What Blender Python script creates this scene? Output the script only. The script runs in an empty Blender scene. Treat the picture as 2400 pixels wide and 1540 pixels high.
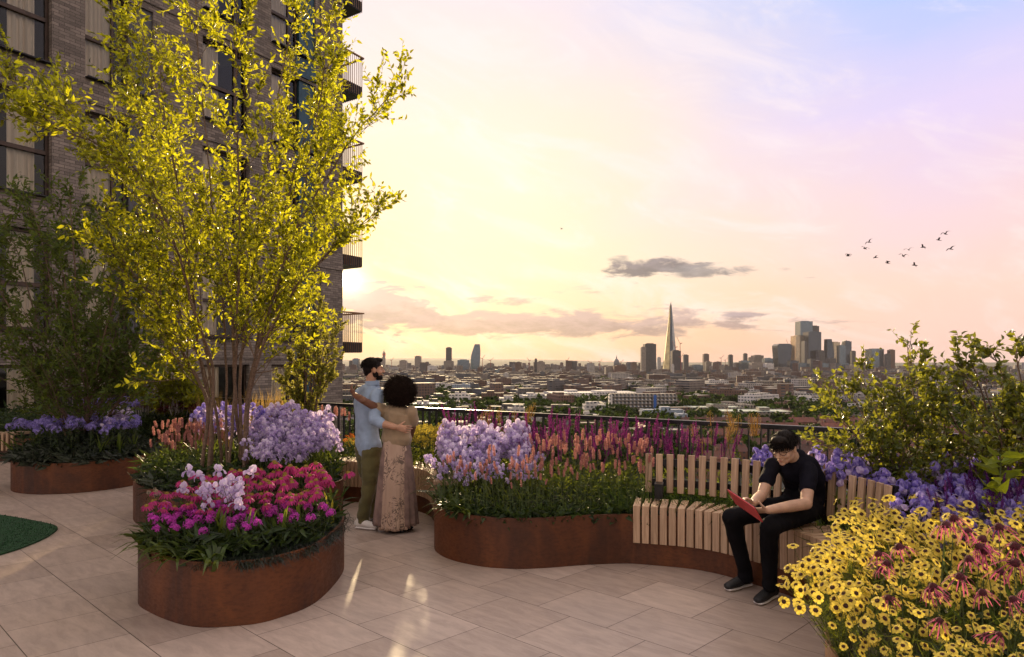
import bpy, bmesh, math, random
import numpy as np
from mathutils import Vector, Matrix, noise as mnoise

# ------------------------------------------------------------------ camera
S = bpy.context.scene
COL = S.collection
F, CX, HY, EH = 1520.0, 1200.0, 852.0, 1.7       # focal length, centre column, horizon row (of a 2400 px wide picture), eye height
cam_d = bpy.data.cameras.new("camera"); cam = bpy.data.objects.new("camera", cam_d); COL.objects.link(cam)
cam.location = (0, 0, EH); cam.rotation_euler = (math.radians(90), 0, 0)
cam_d.sensor_width = 36; cam_d.lens = 36 * F / 2400; cam_d.shift_y = (HY - 770) / 2400
cam_d.clip_start = .05; cam_d.clip_end = 40000
S.camera = cam
S.view_settings.view_transform = 'Standard'; S.view_settings.look = 'None'
S.view_settings.exposure = .6; S.view_settings.gamma = 1; S.view_settings.use_curve_mapping = False
S.cycles.use_denoising = True
try: S.cycles.denoiser = 'OPENIMAGEDENOISE'
except Exception: pass
S.cycles.max_bounces = 6; S.cycles.diffuse_bounces = 3; S.cycles.glossy_bounces = 3
S.cycles.transmission_bounces = 4; S.cycles.transparent_max_bounces = 10; S.cycles.volume_bounces = 0
S.cycles.sample_clamp_indirect = 6; S.cycles.caustics_reflective = False; S.cycles.caustics_refractive = False
S.cycles.use_adaptive_sampling = True; S.cycles.adaptive_threshold = .02

# ------------------------------------------------------------------ node helper
class NT:
    def __init__(s, tree): s.t = tree; s.n = tree.nodes; s.l = tree.links
    def put(s, sock, v):
        if v is None: return
        if hasattr(v, 'is_output'): s.l.new(v, sock)
        else: sock.default_value = v
    def m(s, op, a, b=None, c=None, clamp=False):
        n = s.n.new('ShaderNodeMath'); n.operation = op; n.use_clamp = clamp
        s.put(n.inputs[0], a); s.put(n.inputs[1], b); s.put(n.inputs[2], c); return n.outputs[0]
    def vm(s, op, a, b=None):
        n = s.n.new('ShaderNodeVectorMath'); n.operation = op
        s.put(n.inputs[0], a); s.put(n.inputs[1], b)
        return n.outputs['Value'] if op in ('DOT_PRODUCT', 'LENGTH', 'DISTANCE') else n.outputs[0]
    def sep(s, v):
        n = s.n.new('ShaderNodeSeparateXYZ'); s.l.new(v, n.inputs[0]); return n.outputs
    def comb(s, x, y, z=0.0):
        n = s.n.new('ShaderNodeCombineXYZ'); s.put(n.inputs[0], x); s.put(n.inputs[1], y); s.put(n.inputs[2], z); return n.outputs[0]
    def mr(s, v, a, b, c=0.0, d=1.0, smooth=True):
        n = s.n.new('ShaderNodeMapRange'); n.interpolation_type = 'SMOOTHSTEP' if smooth else 'LINEAR'
        s.put(n.inputs[0], v); s.put(n.inputs[1], a); s.put(n.inputs[2], b); s.put(n.inputs[3], c); s.put(n.inputs[4], d); return n.outputs[0]
    def noise(s, v, scale, detail=4.0, rough=.55, dist=0.0, out=0):
        n = s.n.new('ShaderNodeTexNoise'); s.put(n.inputs['Vector'], v); n.inputs['Scale'].default_value = scale
        n.inputs['Detail'].default_value = detail; n.inputs['Roughness'].default_value = rough; n.inputs['Distortion'].default_value = dist
        return n.outputs[out]
    def mix(s, f, a, b, kind='MIX'):
        n = s.n.new('ShaderNodeMix'); n.data_type = 'RGBA'; n.blend_type = kind
        s.put(n.inputs[0], f); s.put(n.inputs[6], a); s.put(n.inputs[7], b); return n.outputs[2]
    def ramp(s, f, stops, interp='LINEAR'):
        n = s.n.new('ShaderNodeValToRGB'); n.color_ramp.interpolation = interp; e = n.color_ramp.elements
        while len(e) < len(stops): e.new(.5)
        for k, (p, c) in enumerate(stops): e[k].position = p; e[k].color = (*c[:3], 1)
        s.put(n.inputs[0], f); return n.outputs[0]
    def new(s, typ): return s.n.new(typ)

def srgb(r, g, b):
    f = lambda c: (c / 255 / 12.92) if c / 255 <= .04045 else ((c / 255 + .055) / 1.055) ** 2.4
    return (f(r), f(g), f(b), 1)

# ------------------------------------------------------------------ world: dusk sky
def azel(px, py):
    a = math.atan((px - CX) / F); return a, math.atan((HY - py) / F * math.cos(a))
SUN_AZ, SUN_EL = azel(817, 656)
w = bpy.data.worlds.new("World"); S.world = w; w.use_nodes = True
t = NT(w.node_tree); t.n.clear()
d = t.vm('NORMALIZE', t.new('ShaderNodeTexCoord').outputs['Generated'])
dx, dy, dz = t.sep(d)
az = t.m('ARCTAN2', dx, dy); el = t.m('ARCSINE', dz)
sd = (math.sin(SUN_AZ) * math.cos(SUN_EL), math.cos(SUN_AZ) * math.cos(SUN_EL), math.sin(SUN_EL))
ang = t.m('ARCCOSINE', t.m('MINIMUM', t.vm('DOT_PRODUCT', d, sd), .999999))
R = math.radians
wob = t.m('SUBTRACT', t.noise(t.comb(t.m('MULTIPLY', az, 1.2), t.m('MULTIPLY', el, 3.5), .3), 1.6, 4, .55), .5)
eln = t.mr(t.m('ADD', el, t.m('MULTIPLY', wob, .16)), 0.0, R(45), smooth=False)
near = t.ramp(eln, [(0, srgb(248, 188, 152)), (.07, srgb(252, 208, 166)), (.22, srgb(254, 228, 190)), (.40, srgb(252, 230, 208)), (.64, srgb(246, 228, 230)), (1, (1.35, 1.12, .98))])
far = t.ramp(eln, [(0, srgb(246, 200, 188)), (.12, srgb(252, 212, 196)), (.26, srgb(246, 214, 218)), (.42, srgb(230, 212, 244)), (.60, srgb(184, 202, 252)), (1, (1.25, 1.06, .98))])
azw = t.m('ADD', t.m('ADD', ang, t.m('MULTIPLY', wob, .35)), 0.0)
skyc = t.mix(t.mr(azw, R(20), R(50)), near, far)
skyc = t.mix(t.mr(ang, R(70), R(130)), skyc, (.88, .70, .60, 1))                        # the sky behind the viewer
# glow round the sun and the sun's disc
glow = t.m('MULTIPLY', t.m('POWER', 2.718, t.m('MULTIPLY', ang, -4.6)), .22)
g2 = t.m('MULTIPLY', t.m('POWER', 2.718, t.m('MULTIPLY', ang, -34.0)), .85)
def sc(col, v):
    o = t.vm('SCALE', col); t.put(o.node.inputs['Scale'], v); return o
skyc = t.vm('ADD', skyc, t.vm('ADD', sc((1, .80, .45), glow), sc((1, .66, .20), g2)))
skyc = t.mix(t.m('MULTIPLY', t.m('POWER', 2.718, t.m('MULTIPLY', ang, -11.0)), .85), skyc, (1.32, .84, .30, 1))
# thin high veils
veil = t.m('MULTIPLY', t.mr(t.noise(t.comb(t.m('MULTIPLY', az, 3.0), t.m('ADD', t.m('MULTIPLY', el, 9.0), t.m('MULTIPLY', az, 2.6)), 2.0), 1.6, 10, .68, .9), .46, .72), .5)
skyc = t.mix(veil, skyc, (1.02, .88, .86, 1))
# clouds
cv = t.comb(t.m('MULTIPLY', az, 14.0), t.m('MULTIPLY', el, 52.0), 0.0)
cn = t.noise(cv, 1.0, 8, .62, .35); cn2 = t.noise(t.comb(t.m('MULTIPLY', az, 34.0), t.m('MULTIPLY', el, 90.0), 4.0), 1.0, 7, .6)
def cloud(px0, px1, py0, py1, soft, thr, seedn=cn):
    a0, e0 = azel((px0 + px1) / 2, (py0 + py1) / 2); ha = abs(azel(px1, py0)[0] - azel(px0, py0)[0]) / 2; he = (azel((px0 + px1) / 2, py0)[1] - azel((px0 + px1) / 2, py1)[1]) / 2
    xx = t.m('DIVIDE', t.m('SUBTRACT', az, a0), ha); yy = t.m('DIVIDE', t.m('SUBTRACT', el, e0), he)
    r = t.m('SQRT', t.m('ADD', t.m('MULTIPLY', xx, xx), t.m('MULTIPLY', yy, yy)))
    v = t.m('ADD', t.m('SUBTRACT', 1.0, r), t.m('MULTIPLY', t.m('SUBTRACT', seedn, .5), 3.0))
    return t.mr(v, thr, thr + soft)
cm = None
for args, col, dens in [((1310, 1700, 594, 664, .5, .30), srgb(142, 128, 130), .97), ((1510, 1815, 612, 664, .5, .22), srgb(160, 148, 146), .9),
                        ((1420, 1500, 592, 622, .5, .3), srgb(185, 168, 160), .7), ((730, 1060, 668, 784, .35, .0), srgb(206, 176, 166), .97),
                        ((680, 1900, 724, 794, .5, .0), srgb(190, 160, 156), .92), ((1040, 1330, 680, 722, .5, .35), srgb(196, 172, 166), .85),
                        ((1270, 1490, 646, 704, .5, .5), srgb(200, 176, 170), .8), ((1620, 1890, 728, 748, .5, .3), srgb(182, 160, 164), .85),
                        ((1850, 1960, 644, 656, .5, .6), srgb(218, 192, 180), .6)]:
    mk = cloud(*args)
    shade = t.mr(t.m('ADD', cn2, t.m('MULTIPLY', t.m('SUBTRACT', el, azel(args[0], (args[2] + args[3]) / 2)[1]), 14.0)), .25, .75, 0.8, 1.28)
    cc = t.vm('SCALE', tuple(c * .86 for c in col[:3])); t.put(cc.node.inputs['Scale'], shade)
    skyc = t.mix(t.m('MULTIPLY', mk, dens), skyc, cc)
disc = t.m('ADD', t.mr(ang, R(.35), R(.80), 22.0, 0.0), t.m('MULTIPLY', t.m('POWER', 2.718, t.m('MULTIPLY', ang, -75.0)), 2.2))
tot = t.vm('ADD', skyc, sc((1, .9, .7), disc))
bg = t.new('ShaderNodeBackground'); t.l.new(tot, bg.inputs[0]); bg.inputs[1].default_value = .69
nish = t.new('ShaderNodeTexSky'); nish.sky_type = 'NISHITA'; nish.sun_disc = False
LAMP_AZ, LAMP_EL = R(-6.0), R(12.5)
nish.sun_elevation = LAMP_EL; nish.sun_rotation = LAMP_AZ
bg2 = t.new('ShaderNodeBackground'); t.l.new(nish.outputs[0], bg2.inputs[0]); bg2.inputs[1].default_value = .005
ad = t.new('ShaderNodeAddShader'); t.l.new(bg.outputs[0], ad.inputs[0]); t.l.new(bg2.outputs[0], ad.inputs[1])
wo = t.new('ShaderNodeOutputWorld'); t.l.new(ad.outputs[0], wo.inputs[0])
w.cycles.sampling_method = 'MANUAL'; w.cycles.sample_map_resolution = 1024

sun_d = bpy.data.lights.new("sun", 'SUN'); sun = bpy.data.objects.new("sun", sun_d); COL.objects.link(sun)
sun_d.energy = 5.0; sun_d.angle = R(1.4); sun_d.color = (1, .74, .42)
sv = Vector((math.sin(LAMP_AZ) * math.cos(LAMP_EL), math.cos(LAMP_AZ) * math.cos(LAMP_EL), math.sin(LAMP_EL)))
sun.rotation_euler = sv.to_track_quat('Z', 'Y').to_euler(); sun.location = (0, 0, 30)

# ------------------------------------------------------------------ picture rows/columns -> points in the place
def G(px, py, z=0.0):
    D = (EH - z) * F / (py - HY); return np.array([(px - CX) / F * D, D, z])
def PD(px, py, D): return np.array([(px - CX) / F * D, D, EH - (py - HY) / F * D])

# ------------------------------------------------------------------ mesh helpers
class MB:
    def __init__(s): s.V = []; s.Fq = []; s.Ft = []; s.n = 0
    def add(s, v, f, m=0):
        v = np.asarray(v, float).reshape(-1, 3)
        by = {3: [], 4: []}
        if isinstance(f, np.ndarray): by[f.shape[1]] = f
        else:
            for q in f:
                if len(q) in (3, 4): by[len(q)].append(q)
                else:
                    for k in range(1, len(q) - 1): by[3].append((q[0], q[k], q[k + 1]))
        for k, store in ((3, s.Ft), (4, s.Fq)):
            if len(by[k]):
                a = np.asarray(by[k], int); store.append((a + s.n, m))
        s.V.append(v); s.n += len(v); return s
    def box(s, c, size, rot=0.0, m=0, bev=0.0):
        x, y, z = (np.array(size) / 2)
        v = np.array([(sx * x, sy * y, sz * z) for sz in (-1, 1) for sx, sy in ((-1, -1), (1, -1), (1, 1), (-1, 1))])
        ca, sa = math.cos(rot), math.sin(rot)
        v = np.stack([v[:, 0] * ca - v[:, 1] * sa, v[:, 0] * sa + v[:, 1] * ca, v[:, 2]], 1) + np.array(c)
        return s.add(v, [(3, 2, 1, 0), (4, 5, 6, 7), (0, 1, 5, 4), (1, 2, 6, 5), (2, 3, 7, 6), (3, 0, 4, 7)], m)
    def tube(s, pts, rad, sides=6, m=0, caps=True, scale2=None, upv=None):
        pts = np.asarray(pts, float); n = len(pts); rad = np.broadcast_to(np.asarray(rad, float), (n,))
        tg = np.gradient(pts, axis=0); tg /= (np.linalg.norm(tg, axis=1, keepdims=True) + 1e-12)
        up = np.array(upv if upv is not None else ((0, 0, 1.) if abs(tg[0][2]) < .9 else (1., 0, 0)), float)
        vs = []
        a = np.arange(sides) * 2 * math.pi / sides
        for i in range(n):
            u = up - tg[i] * up.dot(tg[i]); u /= np.linalg.norm(u) + 1e-12; w_ = np.cross(tg[i], u); up = u if upv is None else up
            f2 = 1.0 if scale2 is None else scale2[i]
            vs.append(pts[i] + rad[i] * (np.cos(a)[:, None] * u * f2 + np.sin(a)[:, None] * w_))
        v = np.concatenate(vs); f = []
        for i in range(n - 1):
            for k in range(sides):
                k2 = (k + 1) % sides; f.append((i * sides + k, i * sides + k2, (i + 1) * sides + k2, (i + 1) * sides + k))
        if caps:
            f.append(tuple(range(sides))[::-1]); f.append(tuple((n - 1) * sides + k for k in range(sides)))
        return s.add(v, f, m)
    def lathe(s, prof, c=(0, 0, 0), sides=16, m=0, cap=True):
        a = np.arange(sides) * 2 * math.pi / sides
        v = np.concatenate([np.stack([r * np.cos(a), r * np.sin(a), np.full(sides, z)], 1) for r, z in prof]) + np.array(c)
        f = [(i * sides + k, i * sides + (k + 1) % sides, (i + 1) * sides + (k + 1) % sides, (i + 1) * sides + k) for i in range(len(prof) - 1) for k in range(sides)]
        if cap: f.append(tuple(range(sides))[::-1]); f.append(tuple((len(prof) - 1) * sides + k for k in range(sides)))
        return s.add(v, f, m)
    def prism(s, poly, z0, z1, m=0, top=True, bottom=True):
        n = len(poly); v = [(p[0], p[1], z0) for p in poly] + [(p[0], p[1], z1) for p in poly]
        s.add(v, [(k, (k + 1) % n, n + (k + 1) % n, n + k) for k in range(n)], m)
        if top or bottom:
            from mathutils.geometry import tessellate_polygon
            tr = tessellate_polygon([[Vector((p[0], p[1], 0)) for p in poly]])
            area = sum(poly[i][0] * poly[(i + 1) % n][1] - poly[(i + 1) % n][0] * poly[i][1] for i in range(n))
            def orient(q, upw):
                a, b, c = [poly[i] for i in q]; sgn = (b[0] - a[0]) * (c[1] - a[1]) - (b[1] - a[1]) * (c[0] - a[0])
                return q if (sgn > 0) == upw else q[::-1]
            if top: s.add([(p[0], p[1], z1) for p in poly], [orient(tuple(q), True) for q in tr], m)
            if bottom: s.add([(p[0], p[1], z0) for p in poly], [orient(tuple(q), False) for q in tr], m)
        return s
    def mesh(s, name, mats, smooth=False):
        me = bpy.data.meshes.new(name)
        V = np.concatenate(s.V) if s.V else np.zeros((0, 3))
        loops = []; tots = []; mi = []
        for lst, k in ((s.Ft, 3), (s.Fq, 4)):
            for a, m in lst: loops.append(a.ravel()); tots.append(np.full(len(a), k)); mi.append(np.full(len(a), m))
        loops = np.concatenate(loops); tots = np.concatenate(tots); mi = np.concatenate(mi)
        me.vertices.add(len(V)); me.vertices.foreach_set('co', V.astype(np.float32).ravel())
        me.loops.add(len(loops)); me.loops.foreach_set('vertex_index', loops.astype(np.int32))
        me.polygons.add(len(tots)); st = np.concatenate([[0], np.cumsum(tots)[:-1]])
        me.polygons.foreach_set('loop_start', st.astype(np.int32))
        me.update(calc_edges=True)
        me.polygons.foreach_set('material_index', mi.astype(np.int32))
        me.polygons.foreach_set('use_smooth', np.full(len(tots), bool(smooth)))
        for m in (mats if isinstance(mats, (list, tuple)) else [mats]): me.materials.append(m)
        me.validate(); return me
    def build(s, name, mats, parent=None, smooth=False):
        o = bpy.data.objects.new(name, s.mesh(name, mats, smooth)); COL.objects.link(o)
        if parent is not None: o.parent = parent
        return o
    def xf(s, M):                       # transform everything so far
        M = np.array(M); s.V = [v @ M[:3, :3].T + M[:3, 3] for v in s.V]; return s

def bevelmod(o, w_=.004, seg=2):
    m = o.modifiers.new('b', 'BEVEL'); m.width = w_; m.segments = seg; m.limit_method = 'ANGLE'; return o
def tag(o, label, cat=None, group=None, kind=None):
    if label: o['label'] = label
    if cat: o['category'] = cat
    if group: o['group'] = group
    if kind: o['kind'] = kind
    return o
def empty(name, loc=(0, 0, 0), rz=0.0):
    o = bpy.data.objects.new(name, None); COL.objects.link(o); o.location = tuple(loc); o.rotation_euler = (0, 0, rz); o.empty_display_size = .1; return o
def copy_tree(o, parent=None, loc=None, rz=None, sc_=None, tilt=None):
    c = o.copy(); COL.objects.link(c)
    if parent is not None: c.parent = parent
    for ch in o.children: copy_tree(ch, c)
    if loc is not None: c.location = tuple(loc)
    if rz is not None: c.rotation_euler = (tilt[0] if tilt else 0, tilt[1] if tilt else 0, rz)
    if sc_ is not None: c.scale = (sc_,) * 3 if not hasattr(sc_, '__len__') else sc_
    return c

def unit(v): v = np.asarray(v, float); return v / (np.linalg.norm(v, axis=-1, keepdims=True) + 1e-12)
LT = np.array([(0, 0, 0), (.36, 0, 0), (.72, 0, 0), (1, 0, 0), (.28, -.5, 1), (.66, -.42, 1), (.28, .5, 1), (.66, .42, 1)])
LF_T = np.array([(0, 4, 1), (5, 3, 2), (0, 1, 6), (7, 2, 3)]); LF_Q = np.array([(4, 5, 2, 1), (1, 2, 7, 6)])
def leaves(mb, P, Dr, L, W, rng, fold=.18, curl=.25, m=0, side=None):
    P = np.asarray(P, float); n = len(P)
    if n == 0: return
    Dr = unit(np.broadcast_to(Dr, P.shape)); L = np.broadcast_to(L, (n,)); W = np.broadcast_to(W, (n,))
    if side is None: side = np.cross(Dr, rng.normal(size=(n, 3)))
    side = unit(side); nr = np.cross(side, Dr)
    a = LT[:, 0][None, :, None]; s_ = LT[:, 1][None, :, None]; h = LT[:, 2][None, :, None]
    v = P[:, None] + a * L[:, None, None] * Dr[:, None] + s_ * W[:, None, None] * side[:, None] + (h * W[:, None, None] * fold - curl * L[:, None, None] * a * a) * nr[:, None]
    off = (np.arange(n) * 8)[:, None, None]
    base = mb.n
    mb.V.append(v.reshape(-1, 3)); mb.n += n * 8
    mb.Ft.append(((LF_T[None] + off).reshape(-1, 3) + base, m)); mb.Fq.append(((LF_Q[None] + off).reshape(-1, 4) + base, m))
BT = 5
def blades(mb, P, top, W, rng, droop=.5, m=0, flat=None):
    """strap leaves: P bases, top = tip offset vectors, arching over"""
    P = np.asarray(P, float); n = len(P); top = np.asarray(top, float); W = np.broadcast_to(W, (n,)); droop = np.broadcast_to(droop, (n,))
    hd = top * np.array([1, 1, 0]); side = unit(np.cross(unit(top + 1e-6), np.array([0, 0, 1.])) + rng.normal(size=(n, 3)) * .05)
    vs = []
    L = np.linalg.norm(top, axis=1)
    for i in range(BT):
        s_ = i / (BT - 1); c = P + np.stack([top[:, 0] * s_ ** 1.4, top[:, 1] * s_ ** 1.4, top[:, 2] * (s_ ** .8) - droop * L * max(0, s_ - .35) ** 2 * 1.2], 1)
        ww = W * (1.0, 1.15, 1.0, .7, .06)[i] / 2
        vs += [c - side * ww[:, None], c + side * ww[:, None]]
    v = np.stack(vs, 1).reshape(-1, 3); q = np.array([(2 * i, 2 * i + 1, 2 * i + 3, 2 * i + 2) for i in range(BT - 1)])
    off = (np.arange(n) * BT * 2)[:, None, None]
    mb.Fq.append(((q[None] + off).reshape(-1, 4) + mb.n, m)); mb.V.append(v); mb.n += len(v)

def catmull(pts, n=8, closed=True):
    p = np.asarray(pts, float); N = len(p); out = []
    for i in range(N if closed else N - 1):
        g = (lambda k: p[k % N]) if closed else (lambda k: p[min(max(k, 0), N - 1)])
        a, b, c, d_ = g(i - 1), g(i), g(i + 1), g(i + 2)
        for k in range(n):
            u = k / n; out.append(.5 * ((2 * b) + (-a + c) * u + (2 * a - 5 * b + 4 * c - d_) * u * u + (-a + 3 * b - 3 * c + d_) * u ** 3))
    if not closed: out.append(p[-1])
    return np.array(out)
def inpolyv(X, Y, poly):
    poly = np.asarray(poly); x0, y0 = poly[:, 0][None], poly[:, 1][None]; x1, y1 = np.roll(x0, -1, 1), np.roll(y0, -1, 1); X = np.atleast_1d(X)[:, None]; Y = np.atleast_1d(Y)[:, None]
    return (((y0 > Y) != (y1 > Y)) & (X < (x1 - x0) * (Y - y0) / (y1 - y0 + 1e-12) + x0)).sum(1) % 2 == 1
def inpoly(x, y, poly): return bool(inpolyv(x, y, poly)[0])
def scatter(poly, n, dmin, rng, tries=60, inside=None, test=None):
    poly = np.asarray(poly)[:, :2]; lo, hi = poly.min(0), poly.max(0); C = lo + rng.random((min(n * tries, 14000), 2)) * (hi - lo); ok = inpolyv(C[:, 0], C[:, 1], poly)
    if inside is not None: ok &= inpolyv(C[:, 0], C[:, 1], inside)
    C = C[ok]; out = np.zeros((n, 2)); k = 0
    for q in C:
        if k >= n: break
        if test and not test(q[0], q[1]): continue
        if k and ((out[:k] - q) ** 2).sum(1).min() < dmin * dmin: continue
        out[k] = q; k += 1
    return [tuple(q) for q in out[:k]]
def shrink(poly, dd):
    p = np.asarray(poly, float)[:, :2]; tg = np.roll(p, -1, 0) - np.roll(p, 1, 0); tg = unit(tg)
    area = np.sum(p[:, 0] * np.roll(p[:, 1], -1) - np.roll(p[:, 0], -1) * p[:, 1])
    nrm = np.stack([-tg[:, 1], tg[:, 0]], 1) * (1 if area > 0 else -1)
    return p + nrm * dd

# ------------------------------------------------------------------ materials
def pm(name, col, rough=.6, var=.25, scale=6.0, bump=0.0, bscale=60.0, metal=0.0, spec=.5, stretch=(1, 1, 1), col2=None, sheen=0.0, detail=5.0):
    m = bpy.data.materials.new(name); m.use_nodes = True; t = NT(m.node_tree); b = t.n['Principled BSDF']
    co = t.new('ShaderNodeTexCoord').outputs['Object']; v = t.vm('MULTIPLY', co, stretch)
    n = t.noise(v, scale, detail, .6)
    c1 = tuple(c * (1 - var) for c in col[:3]) + (1,); c2 = col2 if col2 else tuple(min(1, c * (1 + var)) for c in col[:3]) + (1,)
    t.l.new(t.mix(t.mr(n, .3, .7), c1, c2), b.inputs['Base Color'])
    b.inputs['Roughness'].default_value = rough; b.inputs['Metallic'].default_value = metal; b.inputs['Specular IOR Level'].default_value = spec
    if sheen: b.inputs['Sheen Weight'].default_value = sheen
    if bump:
        bn = t.new('ShaderNodeBump'); bn.inputs['Strength'].default_value = bump; bn.inputs['Distance'].default_value = .01
        t.l.new(t.noise(v, bscale, 4, .6), bn.inputs['Height']); t.l.new(bn.outputs[0], b.inputs['Normal'])
    return m
def leafmat(name, col, tcol, tw=.5, var=.35, rough=.45, spec=.3, obj=False):
    """thin foliage: reflects col, lets tcol through; tone differs from leaf to leaf"""
    m = bpy.data.materials.new(name); m.use_nodes = True; t = NT(m.node_tree); b = t.n['Principled BSDF']; out = t.n['Material Output']
    rnd = t.new('ShaderNodeNewGeometry').outputs['Random Per Island']
    if obj: rnd = t.m('FRACT', t.m('ADD', rnd, t.new('ShaderNodeObjectInfo').outputs['Random']))
    k = t.mr(rnd, 0, 1, 1 - var, 1 + var, smooth=False)
    def scl(c):
        o = t.vm('SCALE', c[:3]); t.put(o.node.inputs['Scale'], k); return o
    t.l.new(scl(col), b.inputs['Base Color']); b.inputs['Roughness'].default_value = rough; b.inputs['Specular IOR Level'].default_value = spec
    tr = t.new('ShaderNodeBsdfTranslucent'); t.l.new(scl(tcol), tr.inputs[0])
    mx = t.new('ShaderNodeMixShader'); mx.inputs[0].default_value = tw; t.l.new(b.outputs[0], mx.inputs[1]); t.l.new(tr.outputs[0], mx.inputs[2]); t.l.new(mx.outputs[0], out.inputs[0])
    return m
# ------------------------------------------------------------------ large structure
RA, RD = np.array([-1.34, 8.85]), np.array([.836, -.549])           # the railing's line
def rail(s_, off=0.0): n = np.array([.549, .836]); return RA + RD * s_ + n * off
# terrace floor
def tile_mat():
    m = bpy.data.materials.new('stone_tiles'); m.use_nodes = True; t = NT(m.node_tree); b = t.n['Principled BSDF']
    co = t.new('ShaderNodeTexCoord').outputs['Object']; x, y, z = t.sep(co)
    u = t.m('ADD', t.m('MULTIPLY', x, .661), t.m('MULTIPLY', y, .750)); v = t.m('ADD', t.m('MULTIPLY', x, -.681), t.m('MULTIPLY', y, .733))
    vec = t.comb(t.m('ADD', v, -.088), t.m('ADD', u, -.448))
    br = t.new('ShaderNodeTexBrick'); t.l.new(vec, br.inputs['Vector']); br.offset = .5; br.squash = 1; br.offset_frequency = 2
    br.inputs['Scale'].default_value = 1; br.inputs['Brick Width'].default_value = .568; br.inputs['Row Height'].default_value = .513
    br.inputs['Mortar Size'].default_value = .0024; br.inputs['Mortar Smooth'].default_value = .15; br.inputs['Bias'].default_value = 0
    br.inputs['Color1'].default_value = (.400, .312, .258, 1); br.inputs['Color2'].default_value = (.530, .424, .356, 1); br.inputs['Mortar'].default_value = (.03, .022, .018, 1)
    n1 = t.noise(t.comb(t.m('MULTIPLY', v, 2.5), t.m('MULTIPLY', u, 9.0)), 1.6, 8, .68, .4)
    n2 = t.noise(co, 1.3, 5, .6); n3 = t.noise(co, 60, 4, .7)
    c = t.mix(t.mr(n1, .28, .72), t.mix(1.0, br.outputs[0], (.72, .71, .71, 1), 'MULTIPLY'), br.outputs[0])
    c = t.mix(t.mr(n3, .58, .78, 0, .45), c, (.60, .51, .44, 1)); c = t.mix(t.mr(n2, .35, .7, 0, .35), c, (.30, .25, .225, 1))
    c = t.mix(br.outputs['Fac'], c, (.03, .022, .018, 1))
    t.l.new(c, b.inputs['Base Color'])
    t.l.new(t.mr(n1, .2, .8, .46, .30), b.inputs['Roughness']); b.inputs['Specular IOR Level'].default_value = .5
    bp = t.new('ShaderNodeBump'); bp.inputs['Strength'].default_value = .35; bp.inputs['Distance'].default_value = .004
    h = t.m('SUBTRACT', t.m('ADD', t.m('MULTIPLY', n3, .25), t.m('MULTIPLY', n1, .3)), t.m('MULTIPLY', br.outputs['Fac'], 1.5))
    t.l.new(h, bp.inputs['Height']); t.l.new(bp.outputs[0], b.inputs['Normal']); return m
p0 = rail(-14, .25); p1 = rail(14, .25)
fl = MB().prism([p0, (-26, p0[1]), (-26, -7), (p1[0], -7), p1], -.6, 0).build('terrace_floor', tile_mat()); tag(fl, None, kind='structure')
# artificial turf patch
tp = catmull([(-8.2, 6.6), (-7.4, 7.45), (-6.4, 7.42), (-5.7, 7.22), (-5.17, 6.98), (-4.72, 6.72), (-4.56, 6.42), (-4.50, 6.1), (-4.53, 5.74), (-4.8, 5.1), (-5.6, 4.6), (-7, 4.7), (-8.1, 5.5)], 6)
turf_m = pm('turf_green', (.010, .055, .016), .9, .45, 40, .9, 260)
rng = np.random.default_rng(5)
tm = MB().prism(tp, .004, .018, bottom=False)
pp = tp[:, :2].mean(0) + (tp[rng.integers(0, len(tp), 9000), :2] - tp[:, :2].mean(0)) * np.sqrt(rng.random((9000, 1)))
pp = np.array([q for q in pp if q[0] > -6.2])
blades(tm, np.c_[pp, np.full(len(pp), .012)], np.c_[rng.normal(0, .006, (len(pp), 2)), rng.uniform(.012, .022, len(pp))], .005, rng, 0)
tag(tm.build('turf_patch', turf_m), None, kind='structure')

# ---- apartment building
FO, FD = np.array([-11.45, 14.5]), np.array([.533, .846])
bld = empty('apartment_building', (FO[0], FO[1], 0), math.atan2(FD[1], FD[0]))     # local x runs along the facade, local y goes into the house
tag(bld, 'tall grey brick apartment block with large dark framed windows and balconies on its far corner', 'apartment building')
def brick_mat():
    m = bpy.data.materials.new('grey_brick'); m.use_nodes = True; t = NT(m.node_tree); b = t.n['Principled BSDF']
    co = t.new('ShaderNodeTexCoord').outputs['Object']; x, y, z = t.sep(co)
    vec = t.comb(t.m('ADD', x, y), z)
    br = t.new('ShaderNodeTexBrick'); t.l.new(vec, br.inputs['Vector']); br.offset = .5
    br.inputs['Scale'].default_value = 1; br.inputs['Brick Width'].default_value = .235; br.inputs['Row Height'].default_value = .078
    br.inputs['Mortar Size'].default_value = .006; br.inputs['Mortar Smooth'].default_value = .2; br.inputs['Bias'].default_value = 0
    br.inputs['Color1'].default_value = (.120, .098, .086, 1); br.inputs['Color2'].default_value = (.310, .258, .225, 1); br.inputs['Mortar'].default_value = (.035, .03, .027, 1)
    n = t.noise(co, 3.0, 6, .65); n2 = t.noise(vec, 40, 3, .6)
    c = t.mix(t.mr(n, .3, .7, 0, .5), br.outputs[0], (.115, .098, .085, 1)); c = t.mix(t.mr(n2, .4, .8, 0, .35), c, (.34, .30, .28, 1))
    t.l.new(c, b.inputs['Base Color']); b.inputs['Roughness'].default_value = .85
    bp = t.new('ShaderNodeBump'); bp.inputs['Strength'].default_value = .6; bp.inputs['Distance'].default_value = .01
    t.l.new(t.m('SUBTRACT', t.m('MULTIPLY', n2, .4), br.outputs['Fac']), bp.inputs['Height']); t.l.new(bp.outputs[0], b.inputs['Normal']); return m
M_BRICK = brick_mat()
M_DARK = pm('dark_metal', (.022, .022, .025), .33, .3, 12, .1, 90, metal=.6)
M_BROWNF = pm('bronze_frame', (.055, .036, .028), .4, .25, 10, 0, metal=.4)
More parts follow.
